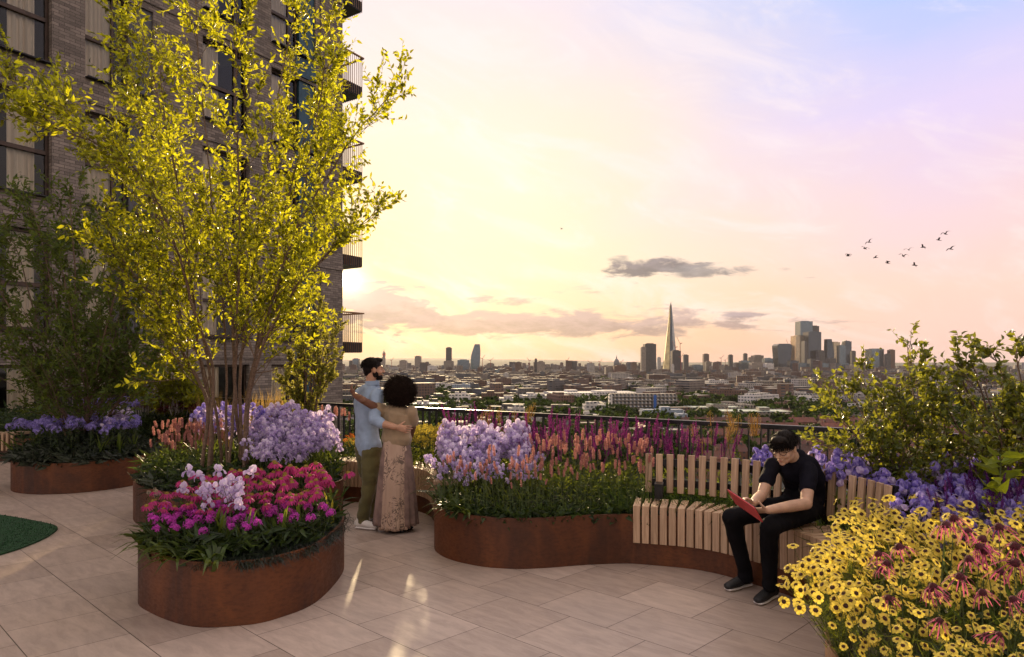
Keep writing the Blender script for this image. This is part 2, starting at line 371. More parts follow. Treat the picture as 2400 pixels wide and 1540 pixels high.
M_PANEL = pm('grey_panel', (.075, .078, .088), .45, .2, 3, 0, metal=.3)
M_BLUEP = pm('blue_panel', (.020, .060, .085), .4, .25, 4, 0, metal=.3)
M_CURT = leafmat('curtain_linen', (.90, .78, .62), (.6, .5, .36), .15, .06, .9, .1)
M_ROOM = pm('room_wall', (.035, .026, .022), .9, .3, 2)
def glass_mat():
    m = bpy.data.materials.new('window_glass'); m.use_nodes = True; t = NT(m.node_tree); t.n.remove(t.n['Principled BSDF'])
    g = t.new('ShaderNodeBsdfGlossy'); g.inputs['Roughness'].default_value = .02; g.inputs[0].default_value = (.9, .95, 1, 1)
    tr = t.new('ShaderNodeBsdfTransparent'); tr.inputs[0].default_value = (.97, .98, .98, 1)
    fr = t.new('ShaderNodeFresnel'); fr.inputs[0].default_value = 1.5
    mx = t.new('ShaderNodeMixShader'); t.l.new(t.m('MULTIPLY', fr.outputs[0], 1.0, clamp=True), mx.inputs[0]); t.l.new(tr.outputs[0], mx.inputs[1]); t.l.new(g.outputs[0], mx.inputs[2])
    t.l.new(mx.outputs[0], t.n['Material Output'].inputs[0]); return m
M_GLASS = glass_mat()
ZR = [(-.70 + 3.15 * k, 1.67 + 3.15 * k) for k in range(-1, 6)]
XW = [(-2.3, 1.03, 'w'), (1.75, 3.43, 'p'), (4.84, 6.38, 'w'), (7.17, 8.95, 'b')]
XE = 10.16
xs = [-9] + [q for a, b_, _ in XW for q in (a, b_)] + [XE]; zs = [-6.0] + [q for a in ZR for q in a] + [20.0]
wall = MB()
for i in range(len(xs) - 1):
    for j in range(len(zs) - 1):
        hole = i % 2 == 1 and j % 2 == 1
        if not hole: wall.add([(xs[i], 0, zs[j]), (xs[i + 1], 0, zs[j]), (xs[i + 1], 0, zs[j + 1]), (xs[i], 0, zs[j + 1])], [(0, 1, 2, 3)])
        else:
            a, b_, c, d_ = xs[i], xs[i + 1], zs[j], zs[j + 1]; q = .26
            wall.add([(a, 0, c), (b_, 0, c), (b_, 0, d_), (a, 0, d_), (a, q, c), (b_, q, c), (b_, q, d_), (a, q, d_)], [(0, 4, 5, 1), (1, 5, 6, 2), (2, 6, 7, 3), (3, 7, 4, 0)])
wall.add([(-9, 0, -6), (XE, 0, -6), (XE, 14, -6), (-9, 14, -6), (-9, 0, 20), (XE, 0, 20), (XE, 14, 20), (-9, 14, 20)], [(1, 2, 6, 5), (2, 3, 7, 6), (3, 0, 4, 7), (4, 5, 6, 7)])
wall.add([(-9, 0, -50), (XE, 0, -50), (XE, 14, -50), (-9, 14, -50), (-9, 0, -6), (XE, 0, -6), (XE, 14, -6), (-9, 14, -6)], [(0, 1, 5, 4), (1, 2, 6, 5), (2, 3, 7, 6), (3, 0, 4, 7)])
wall.build('wall', M_BRICK, bld)
for (c, d_) in ZR:                                                      # a course of bricks stands proud under each row, a shadow gap over it
    zc = c - .62
    if zc < -3: continue
    cb = MB(); cb.box(((-9 + XE) / 2, -.02, zc + .27), (XE + 9 - .02, .036, .50)); cb.build('brick_band', M_BRICK, bld)
    for a, b_, _ in XW: MB().box(((a + b_) / 2, .0, c + .012), (b_ - a - .01, .30, .03)).build('window_sill', M_DARK, bld)
def curtain(x0, x1, z0, z1, y, rng):
    n = max(8, int((x1 - x0) / .022)); xx = np.linspace(x0, x1, n); ph = rng.random() * 6
    yy = y + .035 * np.sin(xx * 52 + ph + np.sin(xx * 9) * 1.5) + .01 * rng.normal(size=n)
    v = np.concatenate([np.c_[xx, yy, np.full(n, z0)], np.c_[xx, y + (yy - y) * .8, np.full(n, z1)]])
    return MB().add(v, [(k, k + 1, n + k + 1, n + k) for k in range(n - 1)])
def add_window(x0, x1, z0, z1, kind, seed):
    rg = np.random.default_rng(seed); win = MB(); yf = .20; f = .07; M = M_BROWNF
    xr = x1 if kind == 'w' else x0 + (x1 - x0) * .63
    e = .003
    win.box(((x0 + xr) / 2, yf, z1 - f / 2 - e), (xr - x0 - 2 * e, .08, f)); win.box(((x0 + xr) / 2, yf, z0 + .03 + f / 2), (xr - x0 - 2 * e, .08, f))
    hz = z1 - z0 - f * 2 - .03
    for xx in (x0 + f / 2 + e, xr - f / 2 - e): win.box((xx, yf, (z0 + z1 + .03) / 2), (f, .078, hz))
    zt = z0 + (z1 - z0) * .46
    win.box(((x0 + xr) / 2, yf - .006, zt), (xr - x0 - 2 * f, .09, .10))
    mull = []
    if kind == 'w' and xr - x0 > 2: mull = [x0 + (xr - x0) * .45]
    elif kind != 'w': mull = [xr - .34]
    else: mull = [xr - .4]
    for xx in mull: win.box((xx, yf + .002, (z0 + z1 + .03) / 2), (.06, .074, hz))
    wo_ = win.build('window', M, bld); bevelmod(wo_, .004, 1)
    g = MB().add([(x0 + f, yf + .01, z0 + f), (xr - f, yf + .01, z0 + f), (xr - f, yf + .01, z1 - f), (x0 + f, yf + .01, z1 - f)], [(0, 1, 2, 3)]); g.build('pane', M_GLASS, wo_)
    L = xr - x0
    if kind == 'w' and L > 2: spans = [(x0 + L * .0, x0 + L * .16), (x0 + L * .42, x0 + L * .70), (x0 + L * .80, x0 + L * .93)] if seed % 2 else [(x0, x0 + L * .3), (x0 + L * .45, x0 + L * .64), (x0 + L * .76, x0 + L * .93)]
    elif kind == 'w': spans = [(x0 + L * .05, x0 + L * (.35 + .3 * rg.random()))]
    else: spans = [(x0 + .03, x0 + L * .74)]
    for a, b_ in spans: curtain(a, b_, z0 + .05, z1 - .06, yf + .12, rg).build('curtain', M_CURT, wo_)
    room = MB(); room.box(((x0 + xr) / 2, yf + 1.35, (z0 + z1) / 2), (L + .6, 2.2, z1 - z0 + .5)); room.Fq = [(np.array([r[::-1] for r in a if True]), m) for a, m in room.Fq]
    # open front of the room box
    room2 = MB(); a, b_, c, d_ = x0 - .02, xr + .02, z0 - .02, z1 + .02
    room2.add([(a, yf + .05, c), (b_, yf + .05, c), (b_, yf + .05, d_), (a, yf + .05, d_), (a, 2.4, c), (b_, 2.4, c), (b_, 2.4, d_), (a, 2.4, d_)], [(0, 4, 5, 1), (1, 5, 6, 2), (2, 6, 7, 3), (3, 7, 4, 0), (4, 7, 6, 5)])
    room2.build('room', M_ROOM, wo_)
    if kind != 'w':
        pn = MB(); pn.box(((xr + x1) / 2, .12, (z0 + z1 + .03) / 2), (x1 - xr - .012, .12, z1 - z0 - .04)); pn.build('side_panel', M_PANEL if kind == 'p' else M_BLUEP, bld)
sd_ = 1
for (c, d_) in ZR:
    for a, b_, k in XW:
        sd_ += 1
        if d_ < 0 and a < 4: continue
        add_window(a, b_, c, d_, k, sd_)
# blue strip that runs up beside the last window column
for k in range(0, 6):
    z0 = ZR[k][1] + .02; MB().box((8.50, -.035, z0 + .39), (.86, .03, .62)).build('spandrel_panel', M_BLUEP, bld)
# recessed panel in the end pier
for (c, d_) in ZR[1:]:
    MB().box((9.52, -.030, (c + d_) / 2), (.74, .03, d_ - c)).build('brick_panel', M_BRICK, bld)
M_BRZ = pm('sunlit_bronze_rail', (.22, .12, .06), .4, .2, 10, 0, metal=.5)  # lighter bronze, the sunlit look is put into the colour
# balconies on the side wall
for k in range(0, 5):
    zb = 2.10 + 3.15 * k
    bal = MB(); bal.box((XE + .52, 2.2, zb + .03), (1.0, 4.2, .06)); bo = bal.build('balcony', M_DARK, bld)
    fa = MB()
    for x in np.arange(XE + .04, XE + 1.0, .045): fa.box((x, .085, zb + .21), (.012, .02, .34))
    fa.box((XE + .52, .105, zb + .21), (.98, .012, .34))
    for y in np.arange(.1, 4.25, .045): fa.box((XE + 1.03, y, zb + .21), (.02, .012, .34))
    fa.box((XE + 1.012, 2.2, zb + .21), (.012, 4.18, .34)); fa.build('fascia', M_PANEL, bo)
    ra = MB(); zt = zb + 1.45
    ra.box((XE + .55, .06, zt), (1.1, .06, .05)); ra.box((XE + 1.08, 2.2, zt), (.06, 4.24, .05)); ra.build('handrail', M_BRZ, bo)
    ps = MB()
    for x in np.arange(XE + .06, XE + 1.1, .095): ps.box((x, .06, zb + .72), (.014, .014, 1.42))
    for y in np.arange(.14, 4.3, .095): ps.box((XE + 1.08, y, zb + .72), (.014, .014, 1.42))
    ps.build('railing_bars', M_BRZ, bo)

# ---- corten steel planters
def corten_mat():
    m = bpy.data.materials.new('corten_steel'); m.use_nodes = True; t = NT(m.node_tree); b = t.n['Principled BSDF']
    co = t.new('ShaderNodeTexCoord').outputs['Object']
    n1 = t.noise(t.vm('MULTIPLY', co, (1, 1, .7)), 1.7, 7, .62, .5); n2 = t.noise(t.vm('MULTIPLY', co, (1, 1, 2.5)), 22, 6, .7); n3 = t.noise(t.vm('MULTIPLY', co, (1, 1, .12)), 9, 3, .5)
    c = t.ramp(n1, [(.28, (.030, .012, .007)), (.45, (.080, .025, .009)), (.62, (.150, .046, .012)), (.78, (.085, .027, .010))])
    c = t.mix(t.mr(n2, .42, .72, 0, .5), c, (.028, .013, .009, 1)); c = t.mix(t.mr(n3, .52, .7, 0, .3), c, (.17, .055, .018, 1))
    t.l.new(c, b.inputs['Base Color']); t.l.new(t.mr(n2, .3, .7, .50, .68), b.inputs['Roughness']); b.inputs['Metallic'].default_value = .15
    bp = t.new('ShaderNodeBump'); bp.inputs['Strength'].default_value = .25; bp.inputs['Distance'].default_value = .004; t.l.new(n2, bp.inputs['Height']); t.l.new(bp.outputs[0], b.inputs['Normal']); return m
M_CORTEN = corten_mat(); M_SOIL = pm('dark_soil', (.020, .014, .010), .95, .5, 30, .8, 80)
def planter(poly, h, label, group=None, soil=.05):
    poly = np.asarray(poly)[:, :2]; c = poly.mean(0); q = poly - c; inn = shrink(q, .014); n = len(q)
    r = empty('corten_planter', (c[0], c[1], 0)); tag(r, label, 'planter', group)
    mb = MB(); v = [(*a, 0.001) for a in q] + [(*a, h) for a in q] + [(*a, h) for a in inn] + [(*a, h - soil - .06) for a in inn]
    f = []
    ccw = np.sum(q[:, 0] * np.roll(q[:, 1], -1) - np.roll(q[:, 0], -1) * q[:, 1]) > 0
    for k in range(n):
        k2 = (k + 1) % n
        for lv in range(3):
            fc = (lv * n + k, lv * n + k2, (lv + 1) * n + k2, (lv + 1) * n + k); f.append(fc if ccw else fc[::-1])
    mb.add(v, f); mb.build('shell', M_CORTEN, r, smooth=False)
    so = MB().prism(inn, h - soil - .03, h - soil, bottom=False); so.build('soil', M_SOIL, r)
    return poly
PH = .42
P1 = catmull([(-2.69, 4.673), (-2.48, 4.432), (-2.07, 4.188), (-1.744, 4.208), (-1.564, 4.321), (-1.396, 4.614), (-1.371, 5.22), (-1.48, 5.6), (-1.78, 5.83), (-2.15, 5.75), (-2.5, 5.42), (-2.70, 5.05)], 6)
planter(P1, PH, 'oval rusty steel planter in the left foreground, full of pink coneflowers')
P2 = catmull([(-4.33, 7.75), (-4.15, 7.1), (-3.6, 6.55), (-2.9, 6.35), (-2.3, 6.5), (-1.93, 6.95), (-1.92, 7.35), (-2.3, 7.8), (-3.1, 8.2), (-3.9, 8.25)], 6)
planter(P2, PH, 'rusty steel planter under the tall yellow-green tree, behind the foreground oval planter')
P3 = np.array([(-6.09 + .85 * math.cos(a), 9.27 + .86 * math.sin(a)) for a in np.linspace(0, 2 * math.pi, 48, endpoint=False)])
planter(P3, .40, 'round rusty steel planter with dark striped foliage, standing alone at the left')
P4 = catmull([(-12.5, 10.6), (-10.5, 11.0), (-8.9, 11.25), (-7.4, 11.05), (-5.9, 10.95), (-5.0, 10.75), (-4.65, 10.6), (-4.75, 10.85), (-6.2, 11.8), (-8.5, 13.35), (-10.6, 14.6), (-12.6, 12.6)], 5)
planter(P4, .40, 'long rusty steel planter along the back railing, at the foot of the brick building')
C5 = [(-3.75, 9.9), (-3.55, 9.2), (-3.0, 8.45), (-2.1, 8.02), (-1.6, 7.85), (-1.2, 7.58), (-.93, 7.25), (-.80, 6.8), (-.74, 6.3), (-.713, 5.954), (-.627, 5.742), (-.492, 5.581), (-.261, 5.429), (-.046, 5.372),
      (.095, 5.361), (.312, 5.395), (.531, 5.451), (.725, 5.486), (.975, 5.510), (1.186, 5.463), (1.485, 5.361), (1.71, 5.189), (1.97, 4.83), (2.044, 4.707), (2.12, 4.45), (2.13, 4.15), (2.02, 3.85), (1.80, 3.58), (1.60, 3.30), (1.44, 2.95), (1.40, 2.6), (1.5, 2.2), (1.8, 1.85), (2.4, 1.6)]
C5s = catmull(C5, 5, closed=False)
P5 = np.concatenate([C5s, [(5.5, 1.2), (7.2, 3.0)], [rail(s_, -.16) for s_ in np.linspace(9.6, -3.0, 14)]])
planter(P5, PH, 'long curving rusty steel planter that follows the railing and carries the wooden benches')

# ---- slatted benches
def wood_mat():
    m = bpy.data.materials.new('oak_slat'); m.use_nodes = True; t = NT(m.node_tree); b = t.n['Principled BSDF']
    co = t.new('ShaderNodeTexCoord').outputs['Object']; rnd = t.new('ShaderNodeObjectInfo').outputs['Random']
    v = t.vm('MULTIPLY', t.vm('ADD', co, t.comb(t.m('MULTIPLY', rnd, 30.0), t.m('MULTIPLY', rnd, 17.0))), (60, 7, 2.2))
    n = t.noise(v, 1.0, 6, .65, .8); n2 = t.noise(co, 2.5, 3)
    c = t.mix(t.mr(n, .3, .72), (.33, .205, .125, 1), (.60, .43, .28, 1)); c = t.mix(t.mr(n2, .3, .7, 0, .3), c, (.30, .20, .14, 1))
    k = t.mr(rnd, 0, 1, .85, 1.12, smooth=False); o = t.vm('SCALE', c); t.put(o.node.inputs['Scale'], k); t.l.new(o, b.inputs['Base Color'])
    b.inputs['Roughness'].default_value = .55
    bp = t.new('ShaderNodeBump'); bp.inputs['Strength'].default_value = .2; bp.inputs['Distance'].default_value = .002; t.l.new(n, bp.inputs['Height']); t.l.new(bp.outputs[0], b.inputs['Normal']); return m
M_WOOD = wood_mat()
def resample(path, step):
    path = np.asarray(path); seg = np.linalg.norm(np.diff(path, axis=0), axis=1); s_ = np.concatenate([[0], np.cumsum(seg)]); n = int(s_[-1] / step)
    q = np.arange(n + 1) * step; p = np.stack([np.interp(q, s_, path[:, i]) for i in range(path.shape[1])], 1)
    d_ = np.stack([np.interp(np.minimum(q + .02, s_[-1]), s_, path[:, i]) - np.interp(np.maximum(q - .02, 0), s_, path[:, i]) for i in range(path.shape[1])], 1)
    return p, unit(d_)
def slat_mesh(depth=.40, top=.50, low=.185, th=.058, t2=.045):
    """an L: front board hanging down, seat board running back (local y); local x is the slat's thickness"""
    prof = [(0, low), (0, top), (depth, top - .012), (depth, top - .012 - t2), (t2, top - t2), (t2, low)]
    v = [(sx * th / 2, y, z) for sx in (-1, 1) for y, z in prof]; n = 6
    f = [(0, 5, 4, 1), (1, 4, 3, 2), (6, 7, 10, 11), (7, 8, 9, 10)]
    f += [(k, (k + 1) % n, n + (k + 1) % n, n + k) for k in range(n)]
    return MB().add(v, f)
SLAT = slat_mesh().mesh('seat_slat', M_WOOD); SLAT_B = slat_mesh(.42, .50, .19, .040).mesh('seat_slat', M_WOOD)
def bench(path, pitch, label, slatme, back=None, name='slatted_bench'):
    p, d_ = resample(path, pitch); c = p.mean(0); r = empty(name, (c[0], c[1], 0)); tag(r, label, 'bench')
    for k in range(len(p)):
        nrm = np.array([-d_[k][1], d_[k][0]])
        o = bpy.data.objects.new('seat_slat', slatme); COL.objects.link(o); o.parent = r
        q = p[k] - nrm * .030 - c; o.location = (q[0], q[1], 0); o.rotation_euler = (0, 0, math.atan2(d_[k][1], d_[k][0]))
        bevelmod(o, .003, 1)
    fr = MB(); off = np.array([-d_[:, 1], d_[:, 0]]).T
    for dd, zz in ((.10, .425), (.34, .42)):
        fr.tube(np.c_[p + off * dd - c, np.full(len(p), zz)], .018, 4)
    fr.build('seat_frame', M_DARK, r)
    if back is not None:
        bp, bd = back
        for k in range(len(bp)):
            mb = MB().box((0, 0, 0), (.058, .024, .345)); o = mb.build('back_slat', M_WOOD, r); q = bp[k] - c; o.location = (q[0], q[1], .71)
            o.rotation_euler = (math.radians(-4), 0, math.atan2(bd[k][1], bd[k][0])); bevelmod(o, .003, 1)
        off = np.array([-bd[:, 1], bd[:, 0]]).T
        for zz in (.62, .80):
            rl = MB(); a = bp + off * (.030 + (zz - .5) * .05) - c
            for i in range(len(a) - 1):
                m_ = (a[i] + a[i + 1]) / 2; dv = a[i + 1] - a[i]; rl.box((m_[0], m_[1], zz), (np.linalg.norm(dv) + .002, .010, .065), math.atan2(dv[1], dv[0]))
            rl.build('back_rail', M_DARK, r)
        for k in (0, len(bp) // 3, 2 * len(bp) // 3, len(bp) - 1):
            a = bp[k] + off[k] * .055 - c; MB().box((a[0], a[1], .63), (.05, .03, .50), math.atan2(bd[k][1], bd[k][0])).build('back_post', M_DARK, r)
        # the dark steel box bracket that stands on the left end of the seat
        a = bp[1] - off[1] * .10 - c; rz = math.atan2(bd[1][1], bd[1][0])
        br_ = MB().box((a[0], a[1], .575), (.075, .13, .13), rz).build('lamp_bracket', M_DARK, r); bevelmod(br_, .004, 2)
    return r
i0 = np.argmin(np.linalg.norm(C5s - np.array([1.07, 5.495]), axis=1)); i1 = np.argmin(np.linalg.norm(C5s - np.array([2.0, 3.83]), axis=1))
front = C5s[i0:i1 + 1]
back_path = catmull([(1.24, 5.88), (1.66, 5.74), (2.06, 5.44), (2.38, 4.99), (2.50, 4.62), (2.52, 4.30)], 8, closed=False)
bench(front, .0735, 'slatted oak bench with backrest where the man in black sits', SLAT, resample(back_path, .0935))
j0 = np.argmin(np.linalg.norm(C5s - np.array([-2.3, 8.05]), axis=1)); j1 = np.argmin(np.linalg.norm(C5s - np.array([-.78, 6.62]), axis=1))
bench(C5s[j0:j1 + 1], .055, 'low backless slatted wooden bench in the bay behind the embracing couple', SLAT_B)
k0 = np.array([(x, 11.1 + .1 * math.sin(x)) for x in np.linspace(-10.2, -8.38, 12)])
P4L = P4[np.argsort(P4[:, 0])]; fr4 = np.array([q for q in P4 if -10.6 < q[0] < -8.35 and q[1] < 11.5]); fr4 = fr4[np.argsort(fr4[:, 0])]
bench(fr4, .085, 'short slatted wooden bench on the back planter at the left edge of the picture', SLAT_B)

# ---- railing
r = empty('terrace_railing', (*rail(0), 0), math.atan2(RD[1], RD[0])); tag(r, 'dark metal railing with upright bars along the terrace edge', 'railing')
s0, s1 = -11.2, 8.6
o = MB().box(((s0 + s1) / 2, 0, 1.085), (s1 - s0, .065, .045)).build('top_rail', M_DARK, r); bevelmod(o, .006, 2)
MB().box(((s0 + s1) / 2, 0, .16), (s1 - s0, .04, .012)).build('bottom_rail', M_DARK, r)
bm_ = MB().box((0, 0, .61), (.010, .038, .90)).mesh('baluster', M_DARK)
NB = 100; sp = .118
for k in range(NB):
    o = bpy.data.objects.new('baluster', bm_); COL.objects.link(o); o.parent = r; o.location = (s1 - .06 - k * sp, 0, 0)
rest = MB()
for k in range(NB, int((s1 - s0) / sp)): rest.box((s1 - .06 - k * sp, 0, .61), (.010, .038, .90))
tag(rest.build('baluster_row', M_DARK, r), None, kind='stuff')
for s_ in np.arange(s0 + 1.4, s1, 3.6):
    MB().box((s_, .0, .545), (.022, .055, 1.03)).build('post', M_DARK, r)
# ------------------------------------------------------------------ the city below
GZ = -45.0
rng = np.random.default_rng(11)
def terrain_mat():
    m = bpy.data.materials.new('city_ground'); m.use_nodes = True; t = NT(m.node_tree); b = t.n['Principled BSDF']
    co = t.new('ShaderNodeTexCoord').outputs['Object']
    n = t.noise(co, .012, 6, .6); n2 = t.noise(co, .08, 4, .6)
    c = t.ramp(n, [(.35, (.018, .026, .012)), (.5, (.030, .034, .022)), (.62, (.060, .056, .052)), (.7, (.02, .03, .014))])
    c = t.mix(t.mr(n2, .45, .6, 0, .6), c, (.02, .03, .014, 1)); t.l.new(c, b.inputs['Base Color']); b.inputs['Roughness'].default_value = .95; return m
tag(MB().add([(-20500, -900, GZ), (20500, -900, GZ), (20500, 21000, GZ), (-20500, 21000, GZ)], [(0, 1, 2, 3)]).build('city_ground', terrain_mat()), None, kind='structure')
# far hills
hm = MB(); A = np.linspace(R(-60), R(60), 260); V = []
for k, a in enumerate(A):
    hgt = max(4, 62 * math.exp(-((math.degrees(a) + 6) / 15) ** 2) + 18 * mnoise.noise((math.degrees(a) * .18, 3.3, 0)) + 6 * mnoise.noise((math.degrees(a) * .9, 1.3, 0)) + 14)
    for D, h in ((8600, GZ - .5), (9300, GZ + (45 + hgt) * .6), (10200, GZ + 45 + hgt), (12500, GZ - .5)): V.append((D * math.sin(a), D * math.cos(a), h))
hm.add(V, [(k * 4 + j, k * 4 + 4 + j, k * 4 + 5 + j, k * 4 + 1 + j) for k in range(len(A) - 1) for j in range(3)])
tag(hm.build('hills', pm('hill_wood', (.045, .05, .035), .95, .4, .004), smooth=True), None, kind='structure')

def cm(name, wall, win, bay=3.2, fl=3.1, wx=.5, wz=.5, roof=(.12, .115, .11), vary=.25, rough=.75, metal=0.0, wrough=.25, wmetal=.2, island=False, band=False):
    m = bpy.data.materials.new(name); m.use_nodes = True; t = NT(m.node_tree); b = t.n['Principled BSDF']
    tc = t.new('ShaderNodeTexCoord'); x, y, z = t.sep(tc.outputs['Object']); nx, ny, nz = t.sep(tc.outputs['Normal'])
    h = t.m('ADD', t.m('MULTIPLY', x, t.m('ABSOLUTE', ny)), t.m('MULTIPLY', y, t.m('ABSOLUTE', nx)))
    fx = t.m('FRACT', t.m('DIVIDE', t.m('ADD', h, 500.0), bay)); fz = t.m('FRACT', t.m('DIVIDE', t.m('ADD', z, 500.3), fl))
    mk = t.m('MULTIPLY', t.m('LESS_THAN', fx, wx), t.m('LESS_THAN', fz, wz))
    if band: mk = t.m('LESS_THAN', fz, wz)
    rnd = t.new('ShaderNodeNewGeometry').outputs['Random Per Island'] if island else t.new('ShaderNodeObjectInfo').outputs['Random']
    cell = t.new('ShaderNodeTexWhiteNoise'); t.l.new(t.comb(t.m('FLOOR', t.m('DIVIDE', t.m('ADD', h, 500.0), bay)), t.m('FLOOR', t.m('DIVIDE', t.m('ADD', z, 500.3), fl)), rnd), cell.inputs[0])
    if island: wc = t.ramp(rnd, [(0, (.10, .052, .038)), (.22, (.15, .09, .065)), (.4, (.22, .19, .165)), (.6, (.10, .095, .095)), (.78, (.42, .40, .38)), (.92, (.09, .10, .12)), (1, (.24, .13, .09))], 'CONSTANT')
    else:
        k = t.mr(rnd, 0, 1, 1 - vary, 1 + vary, smooth=False); wc = t.vm('SCALE', wall[:3]); t.put(wc.node.inputs['Scale'], k)
    n = t.noise(tc.outputs['Object'], .12, 4); wc = t.mix(t.mr(n, .3, .7, 0, .35), wc, (.07, .065, .06, 1))
    wn = t.mix(t.mr(cell.outputs[0], .0, 1, 0, .8, False), win + (1,), tuple(min(1, c * 4 + .02) for c in win) + (1,))
    c = t.mix(mk, wc, wn)
    rf = t.mr(t.m('FRACT', t.m('MULTIPLY', rnd, 7.31)), 0, 1, .4, 1.9, False); rc = t.vm('SCALE', roof); t.put(rc.node.inputs['Scale'], rf)
    if island: rc = t.ramp(t.m('FRACT', t.m('MULTIPLY', rnd, 7.31)), [(0, (.07, .068, .065)), (.3, (.13, .125, .12)), (.55, (.10, .05, .035)), (.72, (.36, .35, .34)), (.84, (.05, .048, .045))], 'CONSTANT')
    rc = t.mix(t.mr(t.noise(t.vm('MULTIPLY', tc.outputs['Object'], (1.3, .5, .5)), .9, 5, .7), .35, .65, 0, .65), rc, (.035, .03, .028, 1)); up = t.m('GREATER_THAN', nz, .3); c = t.mix(up, c, rc)
    t.l.new(c, b.inputs['Base Color'])
    inv = t.m('MULTIPLY', mk, t.m('SUBTRACT', 1.0, up))
    t.l.new(t.mr(inv, 0, 1, rough, wrough, False), b.inputs['Roughness']); t.l.new(t.mr(inv, 0, 1, metal, wmetal, False), b.inputs['Metallic']); return m
CM = dict(brick=cm('brick_block', (.14, .075, .052), (.02, .022, .025), 2.8, 3.0, .42, .5), stone=cm('stone_block', (.30, .26, .22), (.03, .032, .035), 3.4, 3.2, .5, .55),
          white=cm('white_block', (.62, .60, .58), (.04, .05, .06), 3.4, 3.1, .62, .42, (.4, .39, .38)), dark=cm('dark_block', (.07, .065, .068), (.02, .025, .03), 3.0, 3.3, .7, .6),
          glass=cm('glass_block', (.16, .19, .22), (.05, .075, .10), 1.6, 3.6, .82, .8, rough=.35, metal=.6, wrough=.12, wmetal=.8, vary=.3), glassd=cm('dark_glass', (.05, .06, .075), (.025, .035, .05), 1.8, 3.8, .85, .82, rough=.3, metal=.5, wrough=.1, wmetal=.8, vary=.1),
          glassg=cm('gold_glass', (.30, .26, .21), (.20, .17, .12), 2.2, 3.8, .8, .8, rough=.3, metal=.7, wrough=.12, wmetal=.9, vary=.05), red=cm('red_roof_house', (.16, .075, .05), (.03, .03, .035), 2.6, 2.9, .38, .5, (.105, .030, .018)),
          band=cm('banded_office', (.15, .085, .065), (.02, .022, .026), 3, 3.3, .5, .5, band=True), green=cm('pale_roof_block', (.25, .22, .19), (.03, .035, .04), 3, 3, .5, .5, (.27, .32, .28)), blue=cm('pale_blue_block', (.30, .38, .48), (.05, .06, .08), 3, 3, .4, .55, (.45, .47, .5)))
def block_mb(W, L, H, kind='flat', rg=rng):
    mb = MB()
    if kind == 'pitch':
        e = .25; mb.add([(-W / 2, -L / 2, 0), (W / 2, -L / 2, 0), (W / 2, L / 2, 0), (-W / 2, L / 2, 0), (-W / 2, -L / 2, H), (W / 2, -L / 2, H), (W / 2, L / 2, H), (-W / 2, L / 2, H), (-W / 2, 0, H + L * .32), (W / 2, 0, H + L * .32)],
                 [(0, 1, 5, 4), (2, 3, 7, 6), (1, 2, 6, 5), (3, 0, 4, 7), (5, 6, 9), (7, 4, 8)])
        mb.add([(-W / 2 - e, -L / 2 - e, H), (W / 2 + e, -L / 2 - e, H), (W / 2 + e, 0, H + L * .34), (-W / 2 - e, 0, H + L * .34), (W / 2 + e, L / 2 + e, H), (-W / 2 - e, L / 2 + e, H)], [(0, 1, 2, 3), (3, 2, 4, 5)])
        for x in np.arange(-W / 2 + 3, W / 2, 6.5): mb.box((x, rg.uniform(-.5, .5), H + L * .34 + .3), (1.1, .7, 2.0))
    else:
        mb.box((0, 0, H / 2), (W, L, H)); p = .5
        for c, s_ in (((0, -L / 2 + .2, H + p / 2), (W, .4, p)), ((0, L / 2 - .2, H + p / 2), (W, .4, p)), ((-W / 2 + .2, 0, H + p / 2), (.4, L - .8, p)), ((W / 2 - .2, 0, H + p / 2), (.4, L - .8, p))): mb.box(c, s_)
        for _ in range(rg.integers(1, 4)):
            a = rg.uniform(.12, .35); mb.box((rg.uniform(-.3, .3) * W, rg.uniform(-.25, .25) * L, H + 1.3), (W * a, min(L * .5, W * a * 1.2), 2.6))
    return mb
MESH = {}
def place_block(name, kind, shape, W, L, H, x, y, rz, label, cat, group=None):
    key = (name, kind, shape, round(W, 1), round(L, 1), round(H, 1))
    if key not in MESH: MESH[key] = block_mb(W, L, H, shape).mesh(name, CM[kind])
    o = bpy.data.objects.new(name, MESH[key]); COL.objects.link(o); o.location = (x, y, GZ); o.rotation_euler = (0, 0, rz); tag(o, label, cat, group); return o
used = []
def free(x, y, rr):
    for a, b_, c in used:
        if (a - x) ** 2 + (b_ - y) ** 2 < (rr + c) ** 2: return False
    return True
